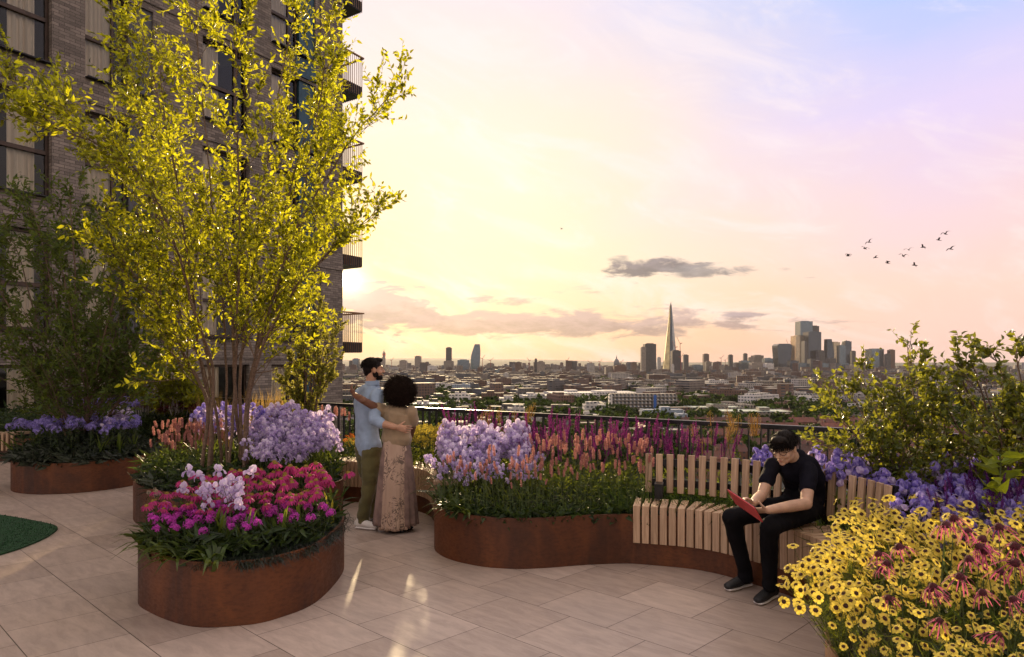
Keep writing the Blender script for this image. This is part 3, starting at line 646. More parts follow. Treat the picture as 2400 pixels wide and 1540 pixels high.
# ---- towers of the skyline; px range and top row, distance
def tower(name, px0, px1, top, D, kind, label, cat='tower', L=None, taper=None, rz=0.0, parts=None):
    W = (px1 - px0) / F * D; x = ((px0 + px1) / 2 - CX) / F * D; H = EH - (top - HY) / F * D - GZ; L = L or W
    if abs(rz) > .01: W /= (abs(math.cos(rz)) + abs(math.sin(rz))); L = W
    mb = MB(); mb.box((0, 0, H / 2), (W, L, H)); mb.box((0, 0, H + 1.5), (W * .6, L * .6, 3))
    o = mb.build(name, CM[kind]); o.location = (x, D + L / 2, GZ); o.rotation_euler = (0, 0, rz); tag(o, label, cat); used.append((x, D + L / 2, max(W, L) * .7)); return o
def shard():
    D = 2815; H = 45 + EH + (852 - 708) / F * D; r = empty('glass_spire_tower', ((1572 - CX) / F * D, D, GZ)); tag(r, 'very tall tapering glass spire rising alone above the skyline', 'skyscraper')
    rg = np.random.default_rng(3); w0 = 34.0
    faces = [(-.5, -.10, -.9, -1), (-.05, .52, -1, -.8), (.5, .42, -.75, .6), (-.52, -.40, -.7, .7)]
    mb = MB()                                       # west facet: gold sunlight is painted into its glass colour
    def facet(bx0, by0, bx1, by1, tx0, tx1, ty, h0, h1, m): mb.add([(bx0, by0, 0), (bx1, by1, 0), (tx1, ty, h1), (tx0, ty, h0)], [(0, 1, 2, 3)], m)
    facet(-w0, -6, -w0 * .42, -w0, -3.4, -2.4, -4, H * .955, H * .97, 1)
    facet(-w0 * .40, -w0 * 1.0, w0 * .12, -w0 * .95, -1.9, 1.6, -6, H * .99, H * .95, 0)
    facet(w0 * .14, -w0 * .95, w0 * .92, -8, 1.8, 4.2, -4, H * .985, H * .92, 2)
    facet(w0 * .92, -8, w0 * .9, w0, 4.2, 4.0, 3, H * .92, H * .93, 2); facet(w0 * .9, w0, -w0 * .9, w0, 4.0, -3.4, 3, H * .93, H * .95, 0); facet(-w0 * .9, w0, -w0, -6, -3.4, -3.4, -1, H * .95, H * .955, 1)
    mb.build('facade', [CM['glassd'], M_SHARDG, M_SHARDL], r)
    sp = MB()
    for x, y, h in ((-2.2, -4, .975), (-.6, -5, 1.0), (.9, -5, .99), (3.2, -3, .955), (2.4, 2, .95), (-2.5, 2, .96)): sp.tube([(x, y, H * .90), (x * .7, y * .7, H * h)], .55, 4)
    sp.build('spire', CM['dark'], r); cb = MB(); cb.add([(-2.5, -5, 0), (2.5, -5, 0), (1.2, -4, H * .93), (-1.2, -4, H * .93), (-2.5, 5, 0), (2.5, 5, 0), (1.2, 4, H * .93), (-1.2, 4, H * .93)], [(0, 1, 2, 3), (5, 4, 7, 6), (1, 5, 6, 2), (4, 0, 3, 7), (3, 2, 6, 7)]); cb.build('core', CM['dark'], r)
    used.append((r.location.x, r.location.y, 50))
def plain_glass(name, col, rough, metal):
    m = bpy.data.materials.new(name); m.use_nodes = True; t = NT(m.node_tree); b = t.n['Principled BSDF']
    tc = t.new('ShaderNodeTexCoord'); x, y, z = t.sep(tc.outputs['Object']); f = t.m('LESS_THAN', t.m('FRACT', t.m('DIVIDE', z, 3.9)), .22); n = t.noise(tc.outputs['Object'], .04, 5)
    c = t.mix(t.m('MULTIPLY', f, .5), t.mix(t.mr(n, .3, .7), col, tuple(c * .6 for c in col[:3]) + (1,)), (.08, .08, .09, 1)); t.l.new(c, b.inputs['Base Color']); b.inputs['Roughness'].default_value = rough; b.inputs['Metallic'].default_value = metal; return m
M_SHARDG = plain_glass('gold_light_glass', (.95, .78, .36, 1), .55, .1); M_SHARDL = plain_glass('pale_glass', (.50, .55, .56, 1), .5, .2)  # the first tone carries painted gold sunlight for the west facet
shard()
T = [('tower', 1503, 1514, 814, 2560, 'stone', 'narrow pale tower wing attached at the left of the tall dark hospital tower'), ('tower', 1512, 1538, 806, 2600, 'dark', 'tall dark concrete tower just left of the glass spire'),
     ('tower', 1541, 1549, 838, 2900, 'white', 'slim white tower squeezed between the dark tower and the glass spire'), ('tower', 1576, 1596, 822, 2640, 'dark', 'dark mesh clad tower standing in front of the glass spire'),
     ('tower', 1603, 1614, 832, 3300, 'dark', 'first small dark tower right of the glass spire'), ('tower', 1650, 1662, 830, 3400, 'band', 'brown tower alone between the glass spire and the office cluster'), ('tower', 1709, 1718, 832, 3500, 'dark', 'slim dark tower halfway between spire and office cluster'),
     ('tower', 1744, 1752, 829, 3600, 'dark', 'narrow dark tower with another narrow tower close on its right'), ('tower', 1756, 1765, 838, 3600, 'stone', 'short narrow pale tower close right of a narrow dark one'), ('tower', 1768, 1790, 833, 3500, 'stone', 'broad cylindrical looking pale tower left of the curved glass tower'),
     ('tower', 1793, 1812, 840, 3300, 'glass', 'stepped glass office left of the curved glass tower'),
     ('tower', 1848, 1864, 810, 3500, 'glassg', 'gold tinted office behind the curved glass tower on its right'), ('tower', 1865, 1893, 787, 3450, 'glassg', 'broad gold tinted tower in front of the tallest office tower'),
     ('tower', 1876, 1905, 753, 3600, 'glass', 'tallest pale glass tower of the office cluster'), ('tower', 1903, 1920, 764, 3620, 'dark', 'dark shoulder of the tallest office tower, on its right'),
     ('tower', 1895, 1925, 778, 3400, 'glassd', 'dark blue glass slab on the right side of the tallest office tower'), ('tower', 1919, 1934, 822, 3350, 'dark', 'short dark block between blue slab and pointed glass tower'),
     ('tower', 1954, 1969, 802, 3500, 'glassg', 'golden office right of the pointed glass tower'), ('tower', 1968, 1982, 810, 3380, 'glass', 'grey glass office with slanted side near the right end of the cluster'),
     ('tower', 1981, 1996, 800, 3600, 'glassd', 'dark tower at the right end of the office cluster'), ('tower', 1997, 2006, 823, 3500, 'dark', 'small black tower just right of the office cluster'),
     ('tower', 2043, 2072, 818, 3500, 'glass', 'pale grey glass tower apart from the cluster on its right'), ('tower', 2078, 2088, 830, 3400, 'dark', 'dark lower tower beside the shrub'), ('tower', 2086, 2098, 820, 3450, 'brick', 'brown tower beside the shrub, right of a darker one'),
     ('tower', 1045, 1058, 815, 3000, 'dark', 'thin dark residential tower left of the curved blue tower'), ('tower', 1040, 1062, 846, 2950, 'stone', 'low grey block at the foot of the thin dark tower'), ('tower', 1072, 1098, 844, 2700, 'glass', 'green grey glass block left of the curved blue tower'),
     ('tower', 972, 986, 835, 4200, 'stone', 'squat pale tower above the woman, left of the thin dark tower'), ('tower', 936, 952, 845, 3600, 'stone', 'grey slab tower directly above the hair of the woman'), ('tower', 818, 826, 846, 3300, 'dark', 'dark tower beside the corner of the brick building'),
     ('tower', 826, 840, 841, 3400, 'glass', 'grey tower right beside the man, behind the lowest balcony'), ('tower', 1119, 1131, 862, 2400, 'brick', 'brown block at the foot of the curved blue tower'),
     ('tower', 1253, 1259, 842, 2300, 'dark', 'thin dark tower with a stepped white neighbour in mid skyline'), ('tower', 1259, 1277, 848, 2250, 'stone', 'stepped pale tower right of a thin dark one in mid skyline'),
     ('tower', 1140, 1158, 852, 3300, 'stone', 'low broad tower near the horizon right of the curved blue tower'), ('tower', 1305, 1338, 882, 1190, 'brick', 'brown brick tower block of flats standing among trees in the middle distance'), ('tower', 1440, 1468, 858, 2000, 'brick', 'brown brick tower left of the dark tower, below the dome'),
     ('tower', 1420, 1444, 860, 2050, 'stone', 'grey office block left of a brown brick tower, below the dome'), ('tower', 1655, 1668, 848, 2900, 'stone', 'pale low block in front of a brown tower'), ('tower', 1575, 1580, 855, 2300, 'white', 'slim white block in front of the spire'),
     ('tower', 1180, 1200, 862, 2500, 'brick', 'brown block below the horizon in the middle'), ('tower', 1160, 1190, 866, 2450, 'glass', 'low green glass office below the horizon'), ('tower', 1215, 1240, 868, 2200, 'stone', 'grey low block below the horizon with long roof'), ('tower', 1000, 1022, 858, 2900, 'white', 'pale block left of the low grey one'),
     ('tower', 1180, 1192, 876, 1500, 'white', 'small white tower block in the middle distance'), ('tower', 1050, 1062, 890, 1500, 'white', 'small white slab right above the couple')]
for q in T: tower(*q)
for k, (a_, b_, tp_, D_, kd_) in enumerate([(1738, 1758, 846, 3150, 'glass'), (1762, 1792, 850, 3050, 'stone'), (1796, 1814, 852, 3000, 'white'), (1852, 1872, 846, 3120, 'glassd'), (1872, 1898, 852, 3000, 'glass'), (1900, 1916, 842, 3200, 'dark'), (1918, 1942, 852, 3000, 'glass'), (1944, 1960, 840, 3180, 'dark'), (1962, 1990, 852, 3020, 'glass'), (1992, 2030, 856, 2950, 'stone'), (2030, 2046, 850, 3100, 'glassd'), (1886, 1892, 800, 3300, 'dark'), (1622, 1648, 856, 2900, 'glass'), (1668, 1700, 858, 2850, 'stone')]):
    tower('tower', a_, b_, tp_, D_, kd_, ['pale glass office', 'wide stone coloured office', 'small white office', 'dark glass office', 'pale glass office', 'slim dark office', 'pale glass office', 'slim dark office', 'pale glass office', 'wide stone coloured office', 'dark glass office', 'thin dark mast like tower', 'low pale glass office', 'low stone coloured office'][k] + ', %s' % ['second left of the curved glass tower', 'next left of the curved glass tower', 'touching the curved glass tower on its left', 'touching the curved glass tower on its right', 'below the tallest tower', 'below the dark blue slab', 'below the pointed tower', 'right of the pointed tower', 'below the golden office', 'right of the whole cluster', 'below the separate pale tower', 'before the tallest tower', 'left of the lone brown tower', 'right of the lone brown tower'][k], L=40)
def curved(name, px0, px1, top, D, label, bulge, mat, lean=0.0, roof=0.0, base=880):
    W = (px1 - px0) / F * D; H = EH - (top - HY) / F * D - GZ; x = ((px0 + px1) / 2 - CX) / F * D; mb = MB(); n = 16; v = []
    for i in range(n + 1):
        s_ = i / n; wl, wr = bulge(s_); z = H * s_
        v += [(W * wl, -W * .45, z + roof * H * s_ ** 6 * (1 if wl < 0 else 1)), (W * wr, -W * .45, z), (W * wr, W * .45, z), (W * wl, W * .45, z)]
    f = [(i * 4 + k, i * 4 + (k + 1) % 4, (i + 1) * 4 + (k + 1) % 4, (i + 1) * 4 + k) for i in range(n) for k in range(4)] + [(n * 4, n * 4 + 1, n * 4 + 2, n * 4 + 3)]
    o = mb.add(v, f).build(name, mat); o.location = (x, D, GZ); tag(o, label, 'skyscraper'); used.append((x, D, W)); return o
curved('curved_tower', 1815, 1850, 806, 3300, 'dark glass tower that widens towards its rounded top, left end of the office cluster', lambda s_: (-.36 - .14 * s_ ** 1.2 if s_ < .93 else -.5 + (s_ - .93) * 2.2, .34 + .16 * s_ ** 1.2 if s_ < .95 else .5 - (s_ - .95) * 3), CM['glassd'])
curved('bulging_tower', 1104, 1126, 807, 2900, 'blue glass tower with a swollen waist and slanted top', lambda s_: (-.5 + .55 * max(0, s_ - .55) ** 1.3 * 2.2, .30 + .2 * math.sin(min(1, s_ * 1.25) * math.pi * .5) - .28 * max(0, s_ - .8)), CM['glass'])
curved('pointed_tower', 1933, 1951, 795, 3400, 'pointed dark glass tower with one sloping side', lambda s_: (-.5 + .14 * s_, .5 - .82 * max(0, s_ - .62)), CM['glassd'])
curved('rounded_tower', 1972, 1988, 798, 3650, 'rounded cone topped tower half hidden in the office cluster', lambda s_: (-.5 * math.sqrt(max(0, 1 - max(0, s_ - .45) ** 2 * 3.2)), .5 * math.sqrt(max(0, 1 - max(0, s_ - .45) ** 2 * 3.2))), CM['glassd'])
# cathedral dome
D = 3900; r = empty('cathedral', ((1445 - CX) / F * D, D, GZ)); tag(r, 'cathedral with a lantern topped dome on the horizon left of the dark tower', 'cathedral'); k = D / F
MB().box((0, 0, 17), (70, 36, 34)).build('nave', CM['stone'], r)
MB().lathe([(17, 30), (17, 50), (16.5, 52), (16, 58), (13, 67), (8, 73), (3, 76)], sides=20).build('dome', pm('lead_dome', (.12, .13, .14), .5), r, True)
MB().lathe([(3, 75), (3, 84), (3.6, 84.5), (1.4, 88), (.5, 97), (.1, 98)], sides=10).build('lantern', CM['stone'], r)
# communications tower
D = 5200; r = empty('radio_tower', ((900 - CX) / F * D, D, GZ)); tag(r, 'slim communications tower with a thick banded head, left of the man', 'tower'); Hh = 45 + EH + (852 - 818) / F * D
MB().lathe([(9, 0), (8, Hh * .6), (8, Hh * .62), (12, Hh * .64), (12, Hh * .82), (5, Hh * .84), (5, Hh * .9), (1.2, Hh * .91), (.8, Hh)], sides=12).build('shaft', CM['stone'], r)
MB().lathe([(13, Hh * .70), (13, Hh * .76)], sides=12).build('band', pm('red_band', (.5, .05, .03), .5), r)
tower('tower', 893, 902, 838, 4800, 'stone', 'grey tower standing in front of the communications tower')
# cranes
M_CR = pm('crane_red', (.28, .04, .03), .6)
def crane(px, top, D, jib, label):
    H = EH - (top - HY) / F * D - GZ; x = (px - CX) / F * D; r = empty('tower_crane', (x, D, GZ)); tag(r, label, 'crane', 'cranes over the far city')
    MB().box((0, 0, H * .42), (1.8, 1.8, H * .84)).build('mast', M_CR, r); s_ = 1 if jib > 0 else -1
    MB().tube([(0, 0, H * .82), (abs(jib) * .35 * s_, 0, H * 1.0)], .8, 4).build('jib', M_CR, r); MB().tube([(0, 0, H * .82), (-s_ * 9, 0, H * .84)], 1.3, 4).build('counter_jib', M_CR, r)
for k, (px, top, D, j) in enumerate([(1131, 832, 2800, 30), (1150, 838, 3000, 40), (1240, 838, 3000, -30), (1330, 838, 3000, 24), (1406, 842, 3000, 30), (1383, 845, 3200, -35), (1456, 843, 3200, 32), (1594, 790, 2750, -40), (1583, 800, 2700, -36), (1848, 795, 3400, -36), (1690, 832, 3300, 40), (1700, 838, 3400, 36), (1596, 828, 2600, 30), (1857, 800, 3500, -30), (882, 838, 3200, -24), (918, 838, 3300, 30)]):
    crane(px, top, D, j, 'thin red tower crane, %s' % ['left of the blue swollen tower', 'right of the blue swollen tower', 'over the middle of the skyline', 'second in mid skyline', 'short one left of the dome', 'leaning one left of the dome', 'right of the dome', 'tall one leaning over the glass spire', 'jib crossing the glass spire', 'over the curved dark tower', 'right of the brown lone tower', 'lower one right of the brown lone tower', 'small one right of the glass spire', 'behind the gold tinted office', 'beside the lowest balcony', 'right of the head of the man'][k])

# ---- nearer landmarks
def slab_block():
    D = 575; x0, x1 = (1430 - CX) / F * D, (1588 - CX) / F * D; W = x1 - x0; top = EH - (927 - HY) / F * D; H = top - GZ
    r = empty('slab_block_of_flats', ((x0 + x1) / 2, D + 6, GZ), -.06); tag(r, 'long pale concrete block of flats with rows of balconies and one blue stair strip', 'block of flats')
    MB().box((0, 1, H / 2), (W, 11, H)).build('wall', CM['stone'], r); MB().box((-W / 2 + 1.2, -.2, H / 2 + .3), (2.6, 14, H + .6)).build('gable_wall', CM['white'], r)
    nf = int(H / 3.0)
    for k in range(nf):
        MB().box((1.2, -5.2, 2.6 + 3.0 * k), (W - 3, 1.4, 1.05)).build('balcony', CM['white'], r)
    MB().box((W * .17, -6.1, H / 2), (2.4, .6, H + .8)).build('stair_strip', pm('stair_blue', (.03, .12, .42), .5), r); MB().box((0, 1, H + .7), (W * .98, 9, 1.4)).build('roof', CM['stone'], r)
    used.append(((x0 + x1) / 2, D + 6, 26)); used.append(((x0 + x1) / 2 - 20, D + 6, 16)); used.append(((x0 + x1) / 2 + 20, D + 6, 16))
slab_block()
def near(px0, px1, top, D, kind, shape, L, label, rz=0.0, H=None, cat='building'):
    x0, x1 = (px0 - CX) / F * D, (px1 - CX) / F * D; W = x1 - x0; H = H or max(3, EH - (top - HY) / F * D - GZ)
    o = place_block('city_building', kind, shape, W, L, H, (x0 + x1) / 2, D + L / 2, rz, label, cat); n = max(1, int(W / L))
    for i in range(n): used.append((x0 + W * (i + .5) / n, D + L / 2, max(L, W / n) * .55))
    return o
near(1508, 1602, 962, 470, 'blue', 'flat', 14, 'pale blue low block of flats in front of the concrete slab block')
near(1590, 1612, 972, 440, 'blue', 'flat', 12, 'small pale blue block just right of the longer pale blue one')
near(1618, 1742, 956, 530, 'green', 'flat', 22, 'low building with a long pale green roof behind the railing', .05)
near(1700, 1860, 966, 480, 'green', 'flat', 30, 'wide low shed with pale green flat roof, right of a similar smaller one', -.08)
near(1515, 1622, 897, 1150, 'band', 'flat', 40, 'wide brown banded office building in the middle distance')
near(1588, 1640, 905, 1060, 'band', 'flat', 30, 'lower wing of the brown banded office')
near(1662, 1708, 893, 1080, 'white', 'flat', 26, 'white stepped block of flats right of the brown office')
near(1782, 1836, 912, 960, 'brick', 'flat', 16, 'brown brick block of flats with rows of windows below the office cluster')
near(1285, 1500, 922, 760, 'white', 'flat', 60, 'huge low white roofed warehouse in the middle distance', .12)
near(1222, 1330, 928, 700, 'white', 'flat', 40, 'lower white roofed warehouse left of the huge one', .1)
near(1060, 1100, 902, 900, 'blue', 'flat', 20, 'low building with bright blue cladding above the yellow flowers')
near(1105, 1140, 893, 980, 'brick', 'flat', 24, 'plain brown brick box right of a blue clad building')
near(1052, 1100, 925, 650, 'white', 'flat', 16, 'white terrace with dark balconies left of the brown flats')
near(1128, 1180, 922, 690, 'brick', 'flat', 20, 'brown brick flats with pale top floor left of the warehouse')
near(1370, 1420, 950, 520, 'white', 'flat', 16, 'white low block with steel frame in front of the warehouse')
near(1560, 1650, 1010, 345, 'dark', 'flat', 16, 'dark flat roofed block close behind the railing, left of the red roofs', .1)
near(2080, 2190, 1030, 330, 'brick', 'flat', 16, 'brown brick mansion block with white windows behind the shrub', .04)
near(2195, 2330, 1045, 310, 'brick', 'flat', 16, 'dark brick mansion block with white windows at the far right', -.06)
k_ = 0
for D in (262, 284, 308, 338, 372, 410):
    x = (1600 - CX) / F * D + rng.uniform(-4, 6)
    while x < (2420 - CX) / F * D:
        W = float(rng.choice([16, 24, 32])); q_ = (x + W / 2) / D * F + CX
        if D > 262 or rng.random() < .7:
            place_block('city_building', 'red', 'pitch', W, 8.5, 8.0 if D < 330 else 9.5, x + W / 2, D + 5, rng.normal() * .04 + (.05 if D > 330 else -.04), 'brick terrace with red tiled roof, row %d below the railing, %s' % ((262, 284, 308, 338, 372, 410).index(D) + 1, 'left of the seated man' if q_ < 1790 else 'behind the seated man' if q_ < 1900 else 'behind the shrubs'), 'building', 'red roofed terraces below the railing'); used.append((x + W * .3, D + 5, 9)); used.append((x + W * .7, D + 5, 9))
        x += W + rng.uniform(3, 14)
near(1190, 1230, 958, 480, 'white', 'flat', 14, 'small white gabled building just above the railing')
near(960, 1040, 948, 560, 'white', 'flat', 30, 'flat white roof low above the railing right of the woman')

# ---- ordinary buildings, one object each
LAB = {('brick', 'flat'): 'brown brick block with a flat grey roof', ('stone', 'flat'): 'pale grey block with a flat roof', ('white', 'flat'): 'white walled block with a pale flat roof', ('dark', 'flat'): 'dark grey block with a flat roof', ('red', 'pitch'): 'brick terrace with red pitched roofs', ('dark', 'pitch'): 'terrace of houses with dark slate pitched roofs', ('stone', 'pitch'): 'terrace of pale houses with pitched roofs', ('green', 'flat'): 'low block with a pale green flat roof'}
def ang_at(x, y): return .5 * round(mnoise.noise((x * .0016, y * .0016, 0)) * 6) * .5
sizes = {'flat': [(26, 14, 12), (40, 16, 15), (18, 16, 10), (55, 18, 13), (30, 22, 8)], 'pitch': [(34, 9, 6.5), (50, 10, 6.5), (22, 9, 7)]}
def zone(x, y): a = x / y * F + CX; return ('low ' if y < 560 else 'mid distance ' if y < 900 else 'far ') + ('left' if a < 1150 else 'centre left' if a < 1550 else 'centre right' if a < 1900 else 'right')
cnt = 0; tr_ = 0
while cnt < 245 and tr_ < 20000:
    tr_ += 1
    D = 340 * (1500 / 340) ** (rng.random() ** .9); a = math.atan(rng.uniform(760 - CX, 2420 - CX) / F); x, y = D * math.tan(a), D
    kinds = [('brick', 'flat'), ('stone', 'flat'), ('white', 'flat'), ('dark', 'flat'), ('red', 'pitch'), ('dark', 'pitch'), ('stone', 'pitch'), ('green', 'flat')]
    kd = kinds[rng.choice(8, p=[.2, .15, .13, .1, .12, .16, .1, .04])]
    W, L, H = sizes[kd[1]][rng.integers(len(sizes[kd[1]]))]
    if D < 620: H = min(H, 9)
    if not free(x, y, W * .42): continue
    used.append((x, y, W * .42)); cnt += 1
    zn = zone(x, y); place_block('city_building', kd[0], kd[1], W, L, H, x, y, ang_at(x, y) + rng.integers(2) * math.pi / 2, LAB[kd] + ', ' + zn, 'building', LAB[kd] + ', ' + zn)
# ---- the mass of the farther city, past what one can count
sm = MB()
for _ in range(9000):
    D = 700 * (8200 / 700) ** (rng.random() ** .8); a = math.atan(rng.uniform(700 - CX, 2480 - CX) / F); x, y = D * math.tan(a), D
    if not free(x, y, 12): continue
    W, L = rng.uniform(8, 44), rng.uniform(8, 22); H = rng.choice([7, 9, 12, 15, 18, 24], p=[.25, .25, .2, .15, .1, .05]) * (1.0 if D < 2600 else 1.25); ra = ang_at(x, y)
    if rng.random() < .025 and D > 2200: H = rng.uniform(35, 58); W = L = rng.uniform(14, 26)
    sm.box((x, y, GZ + H / 2), (W, L, H), ra)
    if rng.random() < .5: sm.box((x, y, GZ + H + 1), (W * .4, L * .4, 2), ra)
tag(sm.build('distant_city', cm('distant_block', (.2, .2, .2), (.03, .033, .04), 3.4, 3.2, .5, .5, island=True)), 'endless distant rooftops and blocks stretching to the horizon', 'city', kind='stuff')

# ---- city trees
M_CT = leafmat('city_tree_leaf', (.018, .032, .009), (.05, .08, .012), .25, .55, .7, .1)
def cards(mb, P, size, rg, m=0):
    n = len(P); u = unit(rg.normal(size=(n, 3))); v_ = unit(np.cross(u, rg.normal(size=(n, 3)))); s_ = np.broadcast_to(size, (n,))[:, None]
    q = np.stack([P - u * s_ - v_ * s_ * .7, P + u * s_ * .9 - v_ * s_ * .8, P + u * s_ + v_ * s_ * .7, P - u * s_ * .8 + v_ * s_], 1).reshape(-1, 3)
    mb.Fq.append((np.arange(n * 4).reshape(-1, 4) + mb.n, m)); mb.V.append(q); mb.n += len(q)
def crown_pts(n, rg, rx, rz, cz):
    cl = rg.normal(size=(9, 3)) * (rx * .45, rx * .45, rz * .35) + (0, 0, cz); d_ = unit(rg.normal(size=(n, 3))) * (rg.random((n, 1)) ** .35)
    return cl[rg.integers(0, 9, n)] + d_ * (rx * .55, rx * .55, rz * .5)
tms = []
for k in range(4):
    mb = MB(); rg = np.random.default_rng(40 + k); cards(mb, crown_pts(420, rg, 5.2, 4.5, 6.5), .62, rg, 0); mb.tube([(0, 0, 0), (0, 0, 6)], [.4, .25], 5, 1); tms.append(mb.mesh('city_tree', [M_CT, pm('city_bark', (.06, .045, .03), .9)]))
cnt = 0; tr_ = 0
while cnt < 295 and tr_ < 30000:
    tr_ += 1; D = 300 * (1100 / 300) ** (rng.random() ** .8); a = math.atan(rng.uniform(780 - CX, 2400 - CX) / F); x, y = D * math.tan(a), D
    if not free(x, y, 3.5): continue
    cnt += 1; o = bpy.data.objects.new('city_tree', tms[rng.integers(4)]); COL.objects.link(o); o.location = (x, y, GZ - .3); s_ = rng.uniform(.65, 1.35); o.scale = (s_ * rng.uniform(.9, 1.3), s_, s_ * rng.uniform(.8, 1.05)); o.rotation_euler = (0, 0, rng.uniform(0, 6.3))
    zn = zone(x, y); tag(o, 'dark green broadleaf tree in the city below, ' + zn, 'tree', 'broadleaf trees in the city below, ' + zn)
fm = MB(); P = []; Sz = []
for _ in range(13000):
    D = 270 * (5200 / 270) ** (rng.random() ** .9); x, y = D * rng.uniform(700 - CX, 2480 - CX) / F, D
    if mnoise.noise((x * .004, y * .0025, 5)) < -.2 or (D < 2600 and not free(x, y, 2)): continue
    s_ = rng.uniform(.7, 1.35); n = 110 if D < 600 else (44 if D < 1200 else (18 if D < 2500 else 8)); P.append(crown_pts(n, rng, 5.5 * s_, 4.6 * s_, 5.6 * s_) + (x, y, GZ)); Sz.append(np.full(n, (1.0 if D < 600 else 1.5 if D < 1200 else 2.1 if D < 2500 else 3.2) * s_))
cards(fm, np.concatenate(P), np.concatenate(Sz), rng)
tag(fm.build('distant_woodland', M_CT), 'dark green masses of far off trees between the distant roofs', 'trees', kind='stuff')

# ---- haze
hz = MB().box((0, 10100, 124), (42000, 23000, 342)); hm_ = bpy.data.materials.new('air_haze'); hm_.use_nodes = True; tt = NT(hm_.node_tree); tt.n.remove(tt.n['Principled BSDF'])
pv = tt.new('ShaderNodeVolumePrincipled'); pv.inputs['Color'].default_value = (.80, .76, .80, 1); pv.inputs['Density'].default_value = 2.0e-5; pv.inputs['Anisotropy'].default_value = .0
tt.l.new(pv.outputs[0], tt.n['Material Output'].inputs['Volume']); hm_.cycles.homogeneous_volume = True
tag(hz.build('haze', hm_), 'thin warm evening haze over the city', 'haze', kind='stuff')
# ------------------------------------------------------------------ trees and shrubs of the terrace
def bark_mat(name, c1, c2):
    m = bpy.data.materials.new(name); m.use_nodes = True; t = NT(m.node_tree); b = t.n['Principled BSDF']
    co = t.new('ShaderNodeTexCoord').outputs['Object']; n = t.noise(t.vm('MULTIPLY', co, (30, 30, 60)), 1, 5, .7, .6); n2 = t.noise(co, 5, 3)
    c = t.mix(t.mr(n, .35, .65), c1 + (1,), c2 + (1,)); c = t.mix(t.mr(n2, .4, .6, 0, .4), c, tuple(x * .5 for x in c2) + (1,)); t.l.new(c, b.inputs['Base Color']); b.inputs['Roughness'].default_value = .8
    bp = t.new('ShaderNodeBump'); bp.inputs['Strength'].default_value = .5; bp.inputs['Distance'].default_value = .006; t.l.new(n, bp.inputs['Height']); t.l.new(bp.outputs[0], b.inputs['Normal']); return m
M_BARK = bark_mat('tree_bark', (.10, .062, .040), (.21, .14, .095))
M_TLEAF = leafmat('tree_leaf', (.050, .085, .012), (.70, .68, .016), .50, .72, .38, .4)
M_TLEAFD = leafmat('shade_tree_leaf', (.050, .085, .018), (.24, .30, .03), .4, .4, .45, .3)
M_SLEAF = leafmat('shrub_leaf', (.060, .085, .020), (.40, .40, .03), .40, .45, .33, .5)
M_LIME = leafmat('lime_leaf', (.16, .22, .02), (.60, .66, .03), .5, .25, .4, .4)
def grow(name, label, cat, stems, rg, M_leaf, n_sec=11, sec_len=(.9, .35), s_start=.28, twigs=5, twig_len=(.12, .34), per=8, leaf=(.075, .034), sep_=.7, r0=.028, out=.75, upb=.55, center=None, clusters=None, group=None, fold=.2, curl=.3, crown_name='crown', squash=None):
    base = np.mean([s_[0] for s_ in stems], axis=0) if center is None else np.array(center); r = empty(name, base); tag(r, label, cat, group)
    tr = MB(); LP = []; LD = []; ctr = np.mean([s_[-1] for s_ in stems], axis=0)
    def grow_tube(p, rad, sides): tr.tube(np.asarray(p) - base, rad, sides)
    for si, st in enumerate(stems):
        p = catmull(st, 7, closed=False); n = len(p); ss = np.linspace(0, 1, n)
        p = p + np.cumsum(rg.normal(size=p.shape) * .006, axis=0) * (ss[:, None] > .05)
        rad = r0 * (1 - ss * .93) ** .85 * rg.uniform(.75, 1.2) + .002
        grow_tube(p, rad, 7); L = np.sum(np.linalg.norm(np.diff(p, axis=0), axis=1))
        for k in range(n_sec):
            s_ = s_start + (1 - s_start) * ((k + rg.random()) / n_sec); i = min(n - 2, int(s_ * (n - 1))); q = p[i]; tg = unit(p[i + 1] - p[i])
            rd = unit(np.array([rg.normal(), rg.normal(), rg.normal() * .3]) + unit((q - ctr) * (1, 1, 0)) * .6)
            d0 = unit(tg * sep_ + rd * out); ln = (sec_len[0] * (1 - s_) + sec_len[1]) * rg.uniform(.6, 1.25); m = 6; pts = [q]; dd = d0
            for j in range(m): dd = unit(dd + np.array([0, 0, upb * .22]) + rg.normal(size=3) * .12); pts.append(pts[-1] + dd * ln / m)
            pts = np.array(pts); grow_tube(pts, np.linspace(max(.0035, rad[i] * .45), .0016, m + 1), 4)
            for tw in range(twigs):
                u = .22 + .78 * (tw + rg.random()) / twigs; jj = min(m - 1, int(u * m)); b0 = pts[jj] + (pts[jj + 1] - pts[jj]) * (u * m - jj)
                td = unit(unit(pts[jj + 1] - pts[jj]) * .7 + unit(rg.normal(size=3)) * .85 + np.array([0, 0, upb * .4])); tl = rg.uniform(*twig_len); te = b0 + td * tl + np.array([0, 0, .15 * tl])
                grow_tube([b0, (b0 + te) / 2 + rg.normal(size=3) * .008, te], [.002, .0016, .001], 3)
                nl = max(3, int(per * rg.uniform(.7, 1.3)))
                for a in np.linspace(.12, 1, nl): LP.append(b0 + (te - b0) * a); LD.append(unit(td * .75 + unit(rg.normal(size=3)) * .8))
            LP.append(pts[-1]); LD.append(dd)
    LP = np.array(LP); LD = np.array(LD); n = len(LP); sz = rg.uniform(.65, 1.2, n)
    tr.build('trunk', M_BARK, r, smooth=True)
    cr = MB(); leaves(cr, LP - base, LD, leaf[0] * sz, leaf[1] * sz, rg, fold, curl); cr.build(crown_name, M_leaf, r)
    return r, LP, base
rg = np.random.default_rng(21)
def stem(base, pts, jit=.0): return np.array([base] + [PD(px, py, D) for px, py, D in pts])
